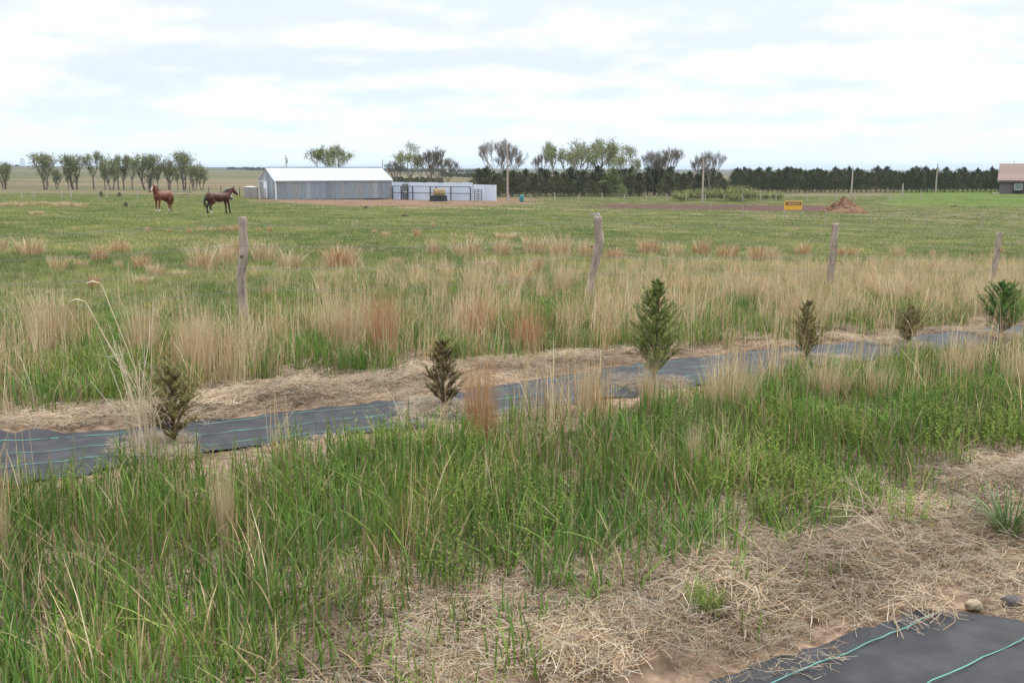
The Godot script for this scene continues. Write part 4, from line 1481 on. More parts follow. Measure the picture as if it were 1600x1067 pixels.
# ---------------------------------------------------------------- house, mound, sign, poles, small things
func make_house() -> void:
	var q := bearing(1562.5, 193.0)
	var at := Vector3(q.x, base_h(q.x, q.y) - 0.02, -q.y)
	var o := thing("house", "grey-brown house with pinkish brown shingle roof and bay window on the lawn", "house", at, "", deg_to_rad(-27))
	var ln := 16.0
	var wd := 9.0
	var ev := 2.5
	var siding := mat(Color(0.145, 0.125, 0.12), 0.85)
	var mb := MB.new()
	mb.box(Vector3(ln * 0.5, ev * 0.5, -wd * 0.5), Vector3(ln, ev, wd))
	for s in [0.0, ln]:
		mb.tri(Vector3(s, ev, 0), Vector3(s, ev + 3.0, -wd * 0.5), Vector3(s, ev, -wd))
	var wall := part("wall", mb.done(), siding, o)
	for k in 12:
		mb = MB.new()
		mb.box(Vector3(ln * 0.5, 0.12 + k * 0.2, 0.012), Vector3(ln - 0.01, 0.185, 0.03), Basis(Vector3.RIGHT, -0.05))
		part("siding_board", mb.done(), siding, wall)
	var shingle := []
	for c in [Color(0.335, 0.235, 0.205), Color(0.30, 0.215, 0.19), Color(0.36, 0.255, 0.225)]:
		shingle.append(grainy(mat(c, 0.95), noise_tex(128, 0.08, 3, Color(0.8, 0.8, 0.8), Color(1, 1, 1), 51), Vector3(0.6, 0.6, 0.6)))
	var rise := atan2(3.0, wd * 0.5)
	var sl := Vector2(3.0, wd * 0.5).length()
	mb = MB.new()
	mb.box(Vector3(ln * 0.5, 0, -sl * 0.5 + 0.3), Vector3(ln + 0.9, 0.08, sl + 0.6))
	for side in 2:
		var r := part("roof", mb.done(), shingle[0], o)
		var bs := Basis(Vector3.RIGHT, rise)
		if side == 0:
			r.transform = Transform3D(bs, Vector3(0, ev + 0.06, 0))
			for k in 18:
				var cb := MB.new()
				cb.box(Vector3(ln * 0.5, 0.05, 0.45 - k * (sl + 0.55) / 18.0), Vector3(ln + 0.92, 0.03, (sl + 0.6) / 18.0 + 0.06), Basis(Vector3.RIGHT, 0.06))
				part("shingle_course", cb.done(), shingle[rng.randi() % 3], r)
		else:
			r.transform = Transform3D(Basis(Vector3.UP, PI) * bs, Vector3(ln, ev + 0.06, -wd))
	mb = MB.new()
	mb.box(Vector3(ln * 0.5, ev - 0.10, 0.52), Vector3(ln + 0.9, 0.2, 0.05))
	part("fascia", mb.done(), mat(Color(0.07, 0.055, 0.05), 0.8), o)
	mb = MB.new()
	mb.box(Vector3(-0.15, ev - 0.16, 0.35), Vector3(0.35, 0.35, 0.35))
	part("gutter_end", mb.done(), mat(Color(0.5, 0.46, 0.44), 0.7), o)
	# bay window
	var wn := thing_part("window", o)
	var frame := mat(Color(0.045, 0.032, 0.03), 0.7)
	for s in [[Vector3(3.1, 2.06, 0.3), Vector3(1.9, 0.16, 0.62)], [Vector3(3.1, 0.62, 0.26), Vector3(1.9, 0.34, 0.55)], [Vector3(2.3, 1.4, 0.3), Vector3(0.34, 1.3, 0.55)], [Vector3(3.95, 1.4, 0.3), Vector3(0.2, 1.3, 0.55)]]:
		mb = MB.new()
		mb.box(s[0], s[1])
		part("frame", mb.done(), frame, wn)
	mb = MB.new()
	mb.box(Vector3(3.16, 1.4, 0.5), Vector3(1.36, 1.2, 0.03))
	var glass := mat(Color(0.16, 0.2, 0.22), 0.05)
	glass.metallic_specular = 1.0
	part("pane", mb.done(), glass, wn)
	for s in [[Vector3(3.16, 1.96, 0.53), Vector3(1.36, 0.09, 0.05)], [Vector3(3.16, 0.84, 0.53), Vector3(1.36, 0.09, 0.05)], [Vector3(2.51, 1.4, 0.53), Vector3(0.09, 1.2, 0.05)], [Vector3(3.81, 1.4, 0.53), Vector3(0.09, 1.2, 0.05)]]:
		mb = MB.new()
		mb.box(s[0], s[1])
		part("sash", mb.done(), mat(Color(0.55, 0.55, 0.54), 0.6), wn)
	var w2 := thing_part("window", o)
	mb = MB.new()
	mb.box(Vector3(6.2, 1.4, 0.06), Vector3(1.5, 1.2, 0.04))
	part("pane", mb.done(), glass, w2)
	mb = MB.new()
	mb.box(Vector3(6.2, 1.4, 0.04), Vector3(1.75, 1.45, 0.04))
	part("frame", mb.done(), frame, w2)
	mb = MB.new()
	mb.tube([Vector3(2.0, ev + 2.4, -wd * 0.5 - 0.6), Vector3(2.0, ev + 3.75, -wd * 0.5 - 0.6)], [0.09, 0.09], 8)
	part("vent_pipe", mb.done(true), mat(Color(0.6, 0.6, 0.6), 0.5), o)
	mb = MB.new()
	mb.box(Vector3(-0.55, 0.10, -0.8), Vector3(1.1, 0.2, 1.2))
	part("step", mb.done(), mat(Color(0.5, 0.47, 0.42), 0.9), o)

func thing_part(called: String, parent: Node) -> Node3D:
	var n := Node3D.new()
	n.name = called
	parent.add_child(n, true)
	return n

func make_mound() -> void:
	var q := spot(1318, 332)
	var mb := MB.new()
	var na := 56
	var nr := 22
	for r in nr + 1:
		var t := float(r) / nr
		for a in na:
			var g := TAU * a / na
			var x := cos(g) * 2.5 * t
			var z := sin(g) * 2.1 * t
			var h := 1.62 * pow(maxf(0.0, 1.0 - t), 0.95)
			if cos(g) < 0.0:
				h *= 1.0 - 0.25 * -cos(g) * sin(t * PI)
			h += n_fine.get_noise_2d(x * 9.0, z * 9.0) * 0.22 * (1.0 - t * 0.5) + n_edge.get_noise_2d(x * 12.0, z * 12.0) * 0.09
			if r == nr:
				h = -0.2
			var k := 0.8 + n_edge.get_noise_2d(x * 8.0 + 40.0, z * 8.0) * 0.9 + rng.randf_range(-0.12, 0.12)
			mb.p(Vector3(x, maxf(h, -0.2), z), Color(0.19, 0.105, 0.065).lerp(Color(0.30, 0.19, 0.12), clampf(k - 0.4, 0.0, 1.0)))
	for r in nr:
		for a in na:
			var p := r * na + a
			var p2 := r * na + (a + 1) % na
			mb.i.append_array([p, p2, p + na, p2, p2 + na, p + na])
	for k in 420:
		var g := rng.randf() * TAU
		var t := sqrt(rng.randf())
		var c := Vector3(cos(g) * 2.4 * t, 1.6 * (1.0 - t) + 0.02, sin(g) * 2.0 * t)
		mb.box(c, Vector3(rng.randf_range(0.05, 0.22), rng.randf_range(0.04, 0.14), rng.randf_range(0.05, 0.2)), Basis(Vector3(rng.randfn(), rng.randfn(), rng.randfn()).normalized(), rng.randf() * TAU), pick([Color(0.20, 0.115, 0.075), Color(0.28, 0.175, 0.11), Color(0.14, 0.08, 0.055)]))
	tag(part("dirt_mound", mb.done(false), tinted(0.95, 0.0, 0.1), self, on(q.x, q.y)), "brown lumpy heap of dirt standing in the green pasture", "dirt pile")

func make_small() -> void:
	# yellow sign on a post
	var q := spot(1225.5, 345)
	var o := thing("yellow_sign", "yellow-orange rectangular sign board with brown lettered band on thin post", "sign", on(q.x, q.y))
	var mb := MB.new()
	mb.tube([Vector3(0, -0.2, -0.04), Vector3(0.02, 1.5, -0.04)], [0.035, 0.03], 7)
	part("post", mb.done(true), mat(Color(0.45, 0.42, 0.36), 0.8), o)
	mb = MB.new()
	mb.tube([Vector3(1.3, -0.2, -0.06), Vector3(1.3, 1.5, -0.06)], [0.02, 0.02], 7)
	part("post", mb.done(true), mat(Color(0.2, 0.24, 0.14), 0.8), o)
	mb = MB.new()
	mb.box(Vector3(0.66, 1.18, 0), Vector3(1.36, 0.68, 0.03))
	var board := part("board", mb.done(), mat(Color(0.72, 0.38, 0.03), 0.55), o)
	mb = MB.new()
	mb.box(Vector3(0.66, 1.31, 0.018), Vector3(1.24, 0.28, 0.006))
	part("band", mb.done(), mat(Color(0.22, 0.10, 0.03), 0.6), board)
	mb = MB.new()
	for k in 6:
		mb.box(Vector3(0.30 + k * 0.15, 1.30 + 0.02 * (k % 2), 0.023), Vector3(0.05, 0.15, 0.004), Basis(Vector3(0, 0, 1), -0.35 + 0.7 * (k % 2)))
		mb.box(Vector3(0.34 + k * 0.15, 1.25, 0.023), Vector3(0.07, 0.035, 0.004))
	part("lettering", mb.done(), mat(Color(0.62, 0.45, 0.28), 0.6), board)
	mb = MB.new()
	mb.box(Vector3(0.66, 1.505, 0.018), Vector3(1.37, 0.04, 0.012))
	part("edge_strip", mb.done(), mat(Color(0.80, 0.60, 0.25), 0.5), board)
	# utility poles
	for s in [[793, 146.5, 232, "tall pale utility pole at the corral end beside the dirt yard", 0], [1098, 142.0, 247, "utility pole in front of the pale green shrubs", 0], [1331, 164.0, 262, "utility pole behind the brown dirt heap", 0], [1463, 198.0, 256, "utility pole in front of the cedars on the lawn's rim", 1], [448, 230.0, 243, "distant utility pole with crossarm behind the barn roof", 1], [598, 240.0, 250, "short distant pole at the barn roof's right slope", 0], [1411, 178.0, 287, "short pole before the cedars on the lawn's rim", 0]]:
		var b := bearing(s[0], s[1])
		var foot := on(b.x, b.y)
		var r := ray(s[0], s[2])
		var top: float = EYE + r.y / r.z * b.y
		var h := top - foot.y
		var pole := thing("utility_pole", s[3], "utility pole", foot)
		mb = MB.new()
		mb.tube([Vector3(0, -0.3, 0), Vector3(0, h * 0.5, 0), Vector3(0.02 * h * (0.4 if s[0] > 1200 else 0.0), h, 0)], [0.15, 0.13, 0.10], 9)
		part("shaft", mb.done(true), mat(Color(0.38, 0.33, 0.275), 0.9), pole)
		mb = MB.new()
		mb.tube([Vector3(0.02 * h * (0.4 if s[0] > 1200 else 0.0), h, 0), Vector3(0.02 * h * (0.4 if s[0] > 1200 else 0.0), h + 0.22, 0)], [0.04, 0.02], 6)
		part("insulator", mb.done(true), mat(Color(0.25, 0.25, 0.26), 0.4), pole)
		if s[4] == 1:
			mb = MB.new()
			mb.box(Vector3(0.1, h - 0.7, 0.12), Vector3(0.9 if s[0] < 1000 else 0.5, 0.12, 0.1))
			mb.box(Vector3(0.22, h - 1.3, 0.16), Vector3(0.32, 0.7, 0.3))
			part("crossarm", mb.done(), mat(Color(0.3, 0.28, 0.27), 0.8), pole)
	# teal barrel
	var bq := bearing(815, 141.0)
	var br := thing("barrel", "small teal plastic barrel at the edge of the dirt yard", "barrel", on(bq.x, bq.y))
	mb = MB.new()
	mb.tube([Vector3(0, 0, 0), Vector3(0, 0.1, 0), Vector3(0, 0.45, 0), Vector3(0, 0.8, 0), Vector3(0, 0.9, 0)], [0.27, 0.3, 0.32, 0.3, 0.26], 14)
	part("drum", mb.done(true), mat(Color(0.02, 0.22, 0.23), 0.45), br)
	mb = MB.new()
	mb.tube([Vector3(0, 0.3, 0), Vector3(0, 0.36, 0)], [0.335, 0.335], 14, Color.WHITE, true)
	part("hoop", mb.done(true), mat(Color(0.02, 0.17, 0.18), 0.45), br)
	# pale tub behind the bay horse
	bq = bearing(359, 128.0)
	br = thing("feed_tub", "small pale tub lying on its side behind the bay horse", "tub", on(bq.x, bq.y, 0.3))
	mb = MB.new()
	mb.tube([Vector3(-0.3, 0, 0.1), Vector3(0.25, 0, 0.25)], [0.26, 0.33], 14)
	part("shell", mb.done(true), mat(Color(0.68, 0.66, 0.62), 0.6), br)
	mb = MB.new()
	mb.tube([Vector3(0.25, 0, 0.25), Vector3(0.27, 0, 0.256)], [0.27, 0.27], 14)
	part("opening", mb.done(true), mat(Color(0.06, 0.06, 0.06), 0.8), br)
	# stones and droppings in the pasture
	for s in [[930, 337, 0.28, 0.16, Color(0.30, 0.28, 0.28), "grey stone slabs lying in the pasture before the dirt yard"], [633, 338, 0.16, 0.09, Color(0.10, 0.06, 0.04), "dark brown dung pat in the pasture before the barn"], [572, 325, 0.22, 0.13, Color(0.10, 0.07, 0.05), "dark clod at the edge of the barn's dirt yard"], [1492, 323.5, 0.35, 0.14, Color(0.07, 0.06, 0.05), "dark flat lump lying on the bright lawn"], [994, 351, 0.12, 0.1, Color(0.12, 0.06, 0.04), "small brown clod in the pasture beyond the crooked post"]]:
		var f := spot(s[0], s[1])
		var rb := MB.new()
		for k in 3:
			rb.box(Vector3((k - 1) * s[2] * 0.8, s[3] * 0.4, rng.randfn(0, 0.05)), Vector3(s[2], s[3], s[2] * 0.8) * rng.randf_range(0.7, 1.1), Basis(Vector3(rng.randfn(), 1, rng.randfn()).normalized(), rng.randf() * TAU).rotated(Vector3(0, 0, 1), rng.randfn(0, 0.3)))
		tag(part("clod", rb.done(), mat(s[4], 0.9), self, on(f.x, f.y)), s[5], "clod")
	# far radio mast on the ridge
	var rt := bearing(35, 2300.0)
	o = thing("lattice_tower", "tiny far lattice tower on the left ridge line", "tower", on(rt.x, rt.y))
	for k in 4:
		mb = MB.new()
		mb.tube([Vector3(-3.5 if k & 1 else 3.5, -1, -3.5 if k & 2 else 3.5), Vector3(-2.5 if k & 1 else 2.5, 17, -2.5 if k & 2 else 2.5)], [0.5, 0.5], 4)
		part("leg", mb.done(), mat(Color(0.3, 0.32, 0.36), 0.8), o)
	for y in [5.0, 10.0, 16.0]:
		mb = MB.new()
		mb.box(Vector3(0, y, 0), Vector3(6.4, 0.7, 6.4))
		part("platform", mb.done(), mat(Color(0.3, 0.32, 0.36), 0.8), o)

# ---------------------------------------------------------------- trees
func limb(tb: MB, twigs: Array, p: Vector3, dir: Vector3, l: float, r: float, depth: int, up: float, sides: int) -> void:
	var mid := p + dir * l * 0.5 + Vector3(rng.randfn(0, 0.05), rng.randfn(0, 0.03), rng.randfn(0, 0.05)) * l
	var bend := (dir + Vector3(0, up * 0.35, 0)).normalized()
	var e := mid + bend * l * 0.5
	tb.tube([p, mid, e], [r, r * 0.84, r * 0.66], sides, Color.WHITE, depth == 0)
	twigs.append([mid, e, depth])
	if depth == 0:
		return
	if depth >= 3 and up > 0.85:
		for k in 2:
			var g := rng.randf() * TAU
			limb(tb, twigs, p.lerp(e, rng.randf_range(0.45, 1.0)), Vector3(cos(g), 0.9, sin(g)).normalized(), l * 0.55, r * 0.3, 1, up, 3)
	var n := 3 if rng.randf() < 0.6 else 2
	if depth <= 1:
		n = 4
	for k in n:
		var a := TAU * (k + rng.randf()) / n
		var side := bend.cross(Vector3(0.3, 0.1, 1.0)).normalized().rotated(bend, a)
		var spread := rng.randf_range(0.35, 0.8)
		var nd := (bend + side * spread + Vector3(0, up * 0.2, 0)).normalized()
		var from := e if rng.randf() < 0.6 else mid.lerp(e, rng.randf_range(0.2, 0.9))
		limb(tb, twigs, from, nd, l * rng.randf_range(0.6, 0.82), r * rng.randf_range(0.5, 0.66), depth - 1, up, maxi(3, sides - 1))

func tree_mesh(h: float, stems: int, leaves: int, leaf: float, pal: Array, up: float, twig_n: int, spread: float, trunk := 0.28) -> Array:
	var tb := MB.new()
	var twigs := []
	for s in stems:
		var a := TAU * s / stems + rng.randf()
		var dir := Vector3(cos(a) * spread * (0.3 if stems == 1 else 1.0), 1, sin(a) * spread * (0.3 if stems == 1 else 1.0)).normalized()
		limb(tb, twigs, Vector3(cos(a), 0, sin(a)) * 0.12 * (stems - 1) + Vector3(0, -0.2, 0), dir, h * trunk, h * 0.017 / sqrt(stems) + 0.03, 4, up, 7)
	var top := 0.0
	for t in twigs:
		top = maxf(top, t[1].y)
	var cb := MB.new()
	var tw := Color(0.20, 0.165, 0.14)
	var ends := []
	for t in twigs:
		if t[2] <= 2:
			ends.append(t)
	for k in twig_n:
		var t = ends[rng.randi() % ends.size()]
		var p: Vector3 = t[0].lerp(t[1], rng.randf())
		var dir: Vector3 = ((t[1] - t[0]).normalized() + Vector3(rng.randfn(0, 0.6), rng.randfn(0.25, 0.5), rng.randfn(0, 0.6))).normalized() * h * rng.randf_range(0.04, 0.11)
		var s := Vector3(-dir.z, 0, dir.x).normalized() * 0.016
		var s2 := Vector3(0, 0, 0.016)
		tb.tri(p - s, p + dir, p + s)
		tb.tri(p - s2, p + dir, p + s2)
	for k in leaves:
		var t = ends[rng.randi() % ends.size()]
		var p: Vector3 = t[0].lerp(t[1], rng.randf() * 1.2) + Vector3(rng.randfn(), rng.randfn(), rng.randfn()) * h * 0.03
		var n := Vector3(rng.randfn(), rng.randfn() + 0.4, rng.randfn()).normalized()
		var a := n.cross(Vector3(0.2, 0.9, 0.4)).normalized() * leaf * rng.randf_range(0.5, 1.2)
		var b := n.cross(a) * rng.randf_range(0.5, 0.9)
		cb.quad(p - a, p - b * 0.8, p + a, p + b, pick(pal))
	return [tb.done(true), cb.done() if cb.v.size() else null, h / top]

func cedar_mesh(h: float, w: float, n: int, leaf: float, pal: Array) -> Array:
	var tb := MB.new()
	tb.tube([Vector3(0, -0.2, 0), Vector3(0, h * 0.5, 0), Vector3(0, h * 0.96, 0)], [0.14, 0.09, 0.02], 7)
	var cb := MB.new()
	var arms := []
	for k in 46:
		var t := pow((k + 0.5) / 46.0, 1.05)
		var a := k * 2.4 + rng.randf()
		var reach := w * 0.5 * pow(1.0 - t, 0.62) * rng.randf_range(0.65, 1.2) + 0.08
		var p0 := Vector3(0, h * (0.03 + 0.9 * t), 0)
		var p1 := p0 + Vector3(cos(a), rng.randf_range(0.15, 0.75), sin(a)) * reach
		arms.append([p0, p1, reach])
		tb.tube([p0, p1], [0.03, 0.008], 3, Color.WHITE, false)
	for k in n:
		var t = arms[rng.randi() % arms.size()]
		var f := pow(rng.randf(), 0.6)
		var p: Vector3 = t[0].lerp(t[1], f * 1.05) + Vector3(rng.randfn(), rng.randfn() * 0.8, rng.randfn()) * (0.10 + 0.13 * t[2])
		p.y = maxf(p.y, 0.05)
		var d: Vector3 = ((t[1] - t[0]).normalized() + Vector3(rng.randfn(), rng.randfn() + 0.5, rng.randfn()) * 0.7).normalized() * leaf * rng.randf_range(0.6, 1.4)
		var s := d.cross(Vector3(rng.randfn(), rng.randfn(), rng.randfn())).normalized() * leaf * 0.32
		cb.quad(p, p + d * 0.5 - s, p + d, p + d * 0.5 + s, pick(pal))
	for k in 40:
		var p := Vector3(rng.randfn() * 0.05, h * rng.randf_range(0.86, 1.0), rng.randfn() * 0.05)
		var d := Vector3(rng.randfn() * 0.4, 1, rng.randfn() * 0.4).normalized() * leaf
		cb.quad(p, p + d * 0.5 - Vector3(0.05, 0, 0), p + d, p + d * 0.5 + Vector3(0.05, 0, 0.03), pick(pal))
	return [tb.done(true), cb.done()]

func plant_tree(called: String, label: String, group: String, meshes: Array, bark: Material, leafm: Material, at: Vector3, size: Vector3) -> Node3D:
	var o := thing(called, label, "tree", at, group)
	o.transform = Transform3D(Basis(Vector3.UP, rng.randf() * TAU).scaled_local(size), at)
	part("trunk", meshes[0], bark, o)
	if meshes[1]:
		part("crown", meshes[1], leafm, o)
	return o

func top_at(px: float, py: float, d: float, foot: Vector3) -> float:
	var r := ray(px, py)
	return EYE + r.y / r.z * d - foot.y

func make_trees() -> void:
	var bark := mat(Color(0.17, 0.135, 0.11), 0.95)
	var pale_bark := mat(Color(0.24, 0.205, 0.175), 0.95)
	var leafm := tinted(0.6, 0.5, 0.3)
	var darkm := tinted(0.75, 0.15, 0.2)
	var fresh := [Color(0.23, 0.285, 0.11), Color(0.20, 0.26, 0.095), Color(0.26, 0.30, 0.12), Color(0.22, 0.24, 0.115)]
	var yellow := [Color(0.29, 0.33, 0.135), Color(0.26, 0.295, 0.12), Color(0.32, 0.33, 0.165), Color(0.23, 0.275, 0.105)]
	var elms := []
	for k in 5:
		elms.append(tree_mesh(8.0, [2, 1, 3, 1, 2][k], 1350, 0.11, fresh, 0.95, 500, [0.18, 0.1, 0.22, 0.12, 0.25][k], [0.2, 0.24, 0.18, 0.22, 0.2][k]))
	var budding := []
	for k in 3:
		budding.append(tree_mesh(10.0, [2, 1, 2][k], 2000, 0.12, yellow, 0.7, 800, 0.3))
	var bare := []
	for k in 3:
		bare.append(tree_mesh(10.0, [3, 2, 2][k], 130, 0.12, yellow, 0.75, 2600, 0.28))
	# left row of elms (bearing, top, which)
	var row := "elms in the left row"
	for s in [[-14, 262, 0, 1.0], [8, 256, 2, 1.0], [70, 243, 0, 1.25], [88, 262, 4, 0.9], [116, 245, 2, 1.1], [106, 264, 3, 0.7], [146, 240, 1, 0.9], [163, 252, 3, 0.7], [174, 244, 4, 0.95], [184, 245, 1, 0.75], [193, 246, 3, 0.8], [206, 246, 1, 0.8], [230, 244, 2, 1.15], [246, 258, 3, 0.7], [264, 245, 4, 0.9], [287, 241, 0, 1.05], [277, 262, 3, 0.7], [303, 259, 2, 0.8], [315, 255, 4, 0.95]]:
		var d := 230.0 + rng.randf_range(-6.0, 6.0)
		var b := bearing(s[0], d)
		var foot := on(b.x, b.y)
		var m: Array = elms[s[2]]
		var k: float = top_at(s[0], s[1], d, foot) / 8.0 * m[2] * 1.03
		var where := "standing apart where the row is gappy"
		for w in [[140, "above the dark juniper seedlings"], [200, "before the sorrel horse's side of the row"], [225, "behind the sorrel horse"], [270, "at the row's end behind the wooden gate"]]:
			if s[0] > w[0]:
				where = w[1]
		plant_tree("elm_tree", ("tall green elm " if s[1] < 250 else "short green elm ") + where + " beyond the pasture", row, m, bark, leafm, foot, Vector3(k * s[3] * 0.85, k, k * s[3] * 0.85))
	# behind the barn and the windbreak
	for s in [[511, 228, 205.0, 2, 1, "round-headed budding tree rising behind the white barn roof"], [527, 230, 208.0, 1, 1, "yellow-green budding tree rising behind the white barn roof"], [640, 222, 205.0, 0, 1, "leaning half-leafed tree behind the white windbreak wall"], [664, 237, 210.0, 2, 2, "low bare twiggy tree behind the white windbreak wall"], [678, 230, 200.0, 1, 2, "slender bare tree behind the white windbreak wall"], [693, 247, 204.0, 0, 2, "thin bare shrubby tree behind the white windbreak wall"], [620, 250, 208.0, 0, 2, "short bare tree next to the distant pole"]]:
		var b := bearing(s[0], s[2])
		var foot := on(b.x, b.y)
		var m: Array = budding[s[3] % 3] if s[4] == 1 else bare[s[3] % 3]
		var k: float = top_at(s[0], s[1], s[2], foot) / 10.0 * m[2]
		plant_tree("budding_tree" if s[4] == 1 else "bare_tree", s[5], "trees behind the barn", m, bark, leafm, foot, Vector3(k * 0.95, k, k * 0.95))
	# tall trees in the middle grove
	for s in [[778, 217, 0, 2, 0.75], [797, 228, 1, 2, 0.8], [846, 241, 2, 2, 0.6], [866, 226, 1, 1, 0.75], [897, 219, 0, 1, 1.0], [912, 223, 2, 1, 0.9], [930, 220, 1, 1, 0.85], [960, 223, 2, 1, 0.9], [977, 228, 0, 1, 0.9], [1022, 234, 0, 2, 0.85], [1042, 233, 2, 2, 0.9], [1094, 240, 1, 2, 0.7], [1110, 235, 0, 2, 0.7], [1030, 246, 1, 2, 0.9]]:
		var d := 186.0 + rng.randf_range(-3.0, 8.0)
		var b := bearing(s[0], d)
		var foot := on(b.x, b.y)
		var m: Array = budding[s[2]] if s[3] == 1 else bare[s[2]]
		var k: float = top_at(s[0], s[1], d, foot) / 10.0 * m[2]
		plant_tree("budding_tree" if s[3] == 1 else "bare_tree", "tall budding tree rising above the dark cedar grove" if s[3] == 1 else "tall bare grey-twigged tree rising above the dark cedar grove", "budding trees of the grove" if s[3] == 1 else "bare trees of the grove", m, pale_bark, leafm, foot, Vector3(k * s[4], k, k * s[4]))
	# cedars
	var dark := [Color(0.058, 0.082, 0.036), Color(0.075, 0.10, 0.044), Color(0.092, 0.11, 0.052), Color(0.11, 0.10, 0.06)]
	var olive := [Color(0.09, 0.10, 0.048), Color(0.115, 0.12, 0.055), Color(0.075, 0.09, 0.04), Color(0.125, 0.115, 0.07)]
	var cedars := []
	for k in 5:
		cedars.append(cedar_mesh(5.0, [3.6, 4.1, 4.7, 3.8, 4.9][k], 2700, 0.21, dark if k < 3 else dark + olive))
	var under := []
	for k in 2:
		under.append(cedar_mesh(4.0, 4.2, 1700, 0.26, olive))
	var x := 748.0
	var j := 0
	while x < 1132.0:
		var d := 182.0 + rng.randf_range(0.0, 10.0)
		var b := bearing(x, d)
		var foot := on(b.x, b.y)
		var k: float = top_at(x, 261.5 + rng.randf_range(-4.0, 9.0), d, foot) / 5.0
		var where := "behind the short white metal wall"
		for w in [[783, "by the tall pale utility pole"], [825, "beside the slim bare trees"], [885, "under the tallest budding trees"], [950, "by the bright green rounded tree"], [1005, "under the broad bare trees"], [1065, "behind the pale green shrubs"]]:
			if x > w[0]:
				where = w[1]
		plant_tree("cedar_tree", "dark cedar in the grove " + where, "cedars of the middle grove", cedars[rng.randi() % 5], bark, darkm, foot, Vector3(k * 0.95, k, k * 0.95))
		x += rng.randf_range(9.0, 15.0)
		j += 1
	for s in [[775, 272], [800, 268], [835, 272], [868, 275], [890, 280], [925, 282], [945, 285], [985, 272], [1000, 285], [1045, 272], [1130, 280]]:
		var d := 176.0 + rng.randf_range(-1.0, 3.0)
		var b := bearing(s[0], d)
		var foot := on(b.x, b.y)
		var k: float = top_at(s[0], s[1], d, foot) / 4.0
		plant_tree("cedar_tree", "broad olive-green tree low in front of the dark cedar grove", "olive trees fronting the grove", under[rng.randi() % 2], bark, darkm, foot, Vector3(k, k, k))
	var grn := cedar_mesh(4.0, 3.6, 2000, 0.26, fresh)
	for s in [[958, 262, 182.0], [972, 288, 174.0]]:
		var b := bearing(s[0], s[2])
		var foot := on(b.x, b.y)
		var k: float = top_at(s[0], s[1], s[2], foot) / 4.0
		plant_tree("leafy_tree", "bright green rounded tree amid the dark cedar grove", "green trees in the grove", grn, bark, leafm, foot, Vector3(k * 0.9, k, k * 0.9))
	x = 1145.0
	while x < 1570.0:
		for rw in 2:
			var d := 206.0 + rw * 7.0 + rng.randf_range(0.0, 4.0)
			var xx := x + rw * 7.0
			var b := bearing(xx, d)
			var foot := on(b.x, b.y)
			var k: float = top_at(xx, 263.0 + rng.randf_range(-4.0, 7.0), d, foot) / 5.0
			var where := "behind the pale green shrubs"
			for w in [[1215, "behind the yellow sign"], [1283, "behind the brown dirt heap"], [1353, "past the dirt heap, before the lawn"], [1400, "along the lawn by the short pole"], [1440, "along the lawn by the crossarm pole"], [1495, "along the lawn towards the house"], [1535, "next to the house's gable"]]:
				if xx > w[0]:
					where = w[1]
			plant_tree("cedar_tree", ("dark cedar of the windbreak front row " if rw == 0 else "dark cedar of the windbreak rear row ") + where, "cedars of the long windbreak", cedars[rng.randi() % 5], bark, darkm, foot, Vector3(k * 0.85, k, k * 0.85))
		x += rng.randf_range(11.0, 16.0)
	# pale green shrubs
	var shrub_pal := [Color(0.21, 0.24, 0.07), Color(0.18, 0.215, 0.06), Color(0.24, 0.255, 0.09)]
	var shrub := weed_mesh(170, 1.1, 0.9, 1.8, 0.2, shrub_pal)
	for s in [[1063, 297, 150], [1085, 294, 151], [1110, 293, 152], [1135, 293, 150], [1156, 289, 151], [1174, 294, 153], [1195, 299, 154], [1215, 298, 155], [1068, 302, 147], [1148, 301, 147]]:
		var b := bearing(s[0], s[2])
		var foot := on(b.x, b.y)
		var k: float = top_at(s[0], s[1], s[2], foot) / 1.75
		var o := part("shrub", shrub, leafm, self, foot)
		o.transform.basis = Basis(Vector3.UP, rng.randf() * TAU).scaled_local(Vector3(k, k, k))
		tag(o, "rounded pale green shrub behind the pale post fence", "shrub", "pale green shrubs")
	# small dark juniper seedlings in the left pasture
	for s in [[196, 324, 0.45], [157, 308, 0.8], [186, 308, 0.7]]:
		var b := spot(s[0], s[1])
		var o := part("juniper_seedling", cedars[0][1], darkm, self, on(b.x, b.y))
		o.scale = Vector3(s[2] * 0.3, s[2] / 5.0, s[2] * 0.3)
		tag(o, "small dark juniper seedling alone in the left pasture", "juniper", "juniper seedlings in the pasture")
	# far tree belts on the ridges
	var belt := Layer.new(2)
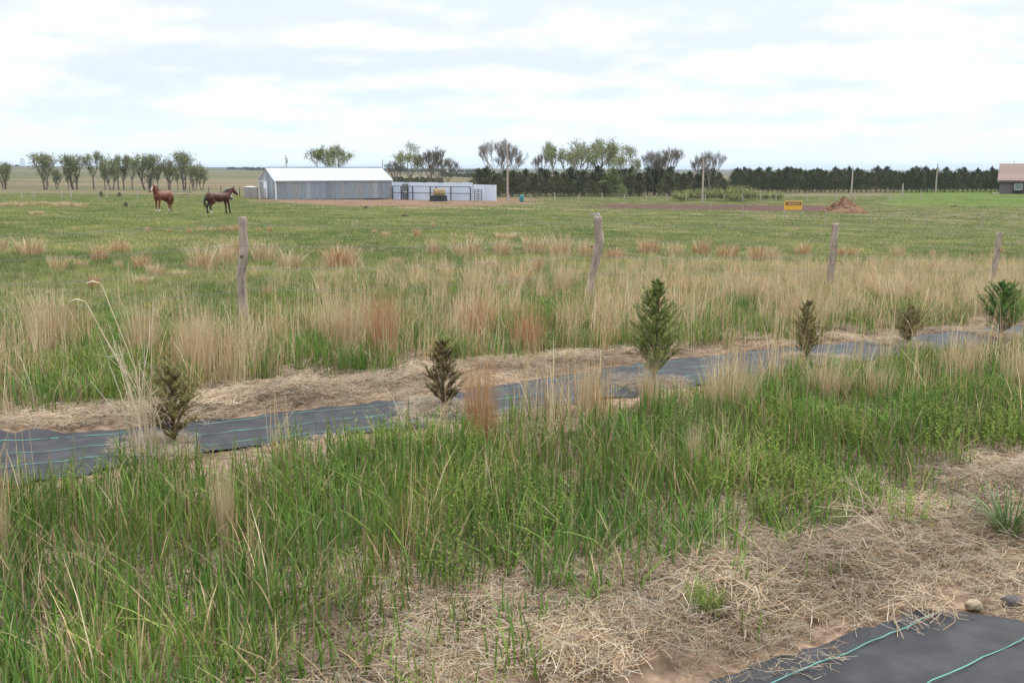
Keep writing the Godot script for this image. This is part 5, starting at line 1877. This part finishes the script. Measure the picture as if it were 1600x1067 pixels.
	for s in [[355, 415, 1500.0, 60], [600, 690, 420.0, 90], [690, 760, 700.0, 50], [600, 760, 1300.0, 160], [0, 30, 2000.0, 20], [385, 425, 1350.0, 40], [440, 500, 1600.0, 40]]:
		for k in s[3]:
			var d: float = s[2] * rng.randf_range(0.97, 1.05)
			var b := bearing(rng.randf_range(s[0], s[1]), d)
			var g := rng.randf_range(0.45, 0.9) * (0.6 if s[2] < 600.0 else 1.0)
			belt.put(rng.randi() % 2, on(b.x, b.y, -0.2), rng.randf() * TAU, g * 1.4, g, Color.WHITE)
	lay(belt, "distant_trees", [cedars[3][1], under[0][1]], darkm, "far dark tree belts along the horizon fields", "trees")

# ---------------------------------------------------------------- scene
func _ready() -> void:
	rng.seed = 20240517
	for s in [[n_relief, 1, 0.9, 2], [n_patch, 2, 0.55, 3], [n_edge, 3, 0.8, 3], [n_fine, 4, 0.25, 4]]:
		s[0].seed = s[1]
		s[0].frequency = s[2]
		s[0].fractal_octaves = s[3]
		s[0].noise_type = FastNoiseLite.TYPE_SIMPLEX_SMOOTH
	var cam := Camera3D.new()
	cam.name = "camera"
	cam.fov = rad_to_deg(2.0 * atan(533.5 / FOCAL))
	cam.near = 0.1
	cam.far = 20000.0
	cam.position = Vector3(0, EYE, 0)
	cam.rotation = Vector3(-PITCH, 0, 0)
	add_child(cam)
	cam.current = true
	var env := Environment.new()
	env.background_mode = Environment.BG_SKY
	env.sky = make_sky()
	env.tonemap_mode = Environment.TONE_MAPPER_LINEAR
	env.tonemap_exposure = 1.35
	env.fog_enabled = true
	env.fog_density = 0.00011
	env.fog_light_color = Color(0.8, 0.87, 0.95)
	env.sdfgi_enabled = true
	env.ssao_enabled = true
	env.ssil_enabled = true
	var we := WorldEnvironment.new()
	we.environment = env
	add_child(we)
	var sun := DirectionalLight3D.new()
	sun.name = "sun"
	sun.light_energy = 0.5
	sun.light_angular_distance = 20.0
	sun.light_color = Color(1.0, 0.97, 0.92)
	sun.shadow_enabled = true
	add_child(sun)
	sun.look_at_from_position(Vector3(0.36, 0.85, -0.40) * 10.0, Vector3.ZERO)
	make_ground()
	print("ground ", Time.get_ticks_msec())
	make_fabric()
	make_near_fence()
	make_far_fences()
	make_barn()
	make_house()
	make_mound()
	make_small()
	print("built ", Time.get_ticks_msec())
	make_horses()
	print("horses ", Time.get_ticks_msec())
	make_trees()
	print("trees ", Time.get_ticks_msec())
	make_saplings()
	make_tussocks()
	make_grasses()
	print("grass ", Time.get_ticks_msec())
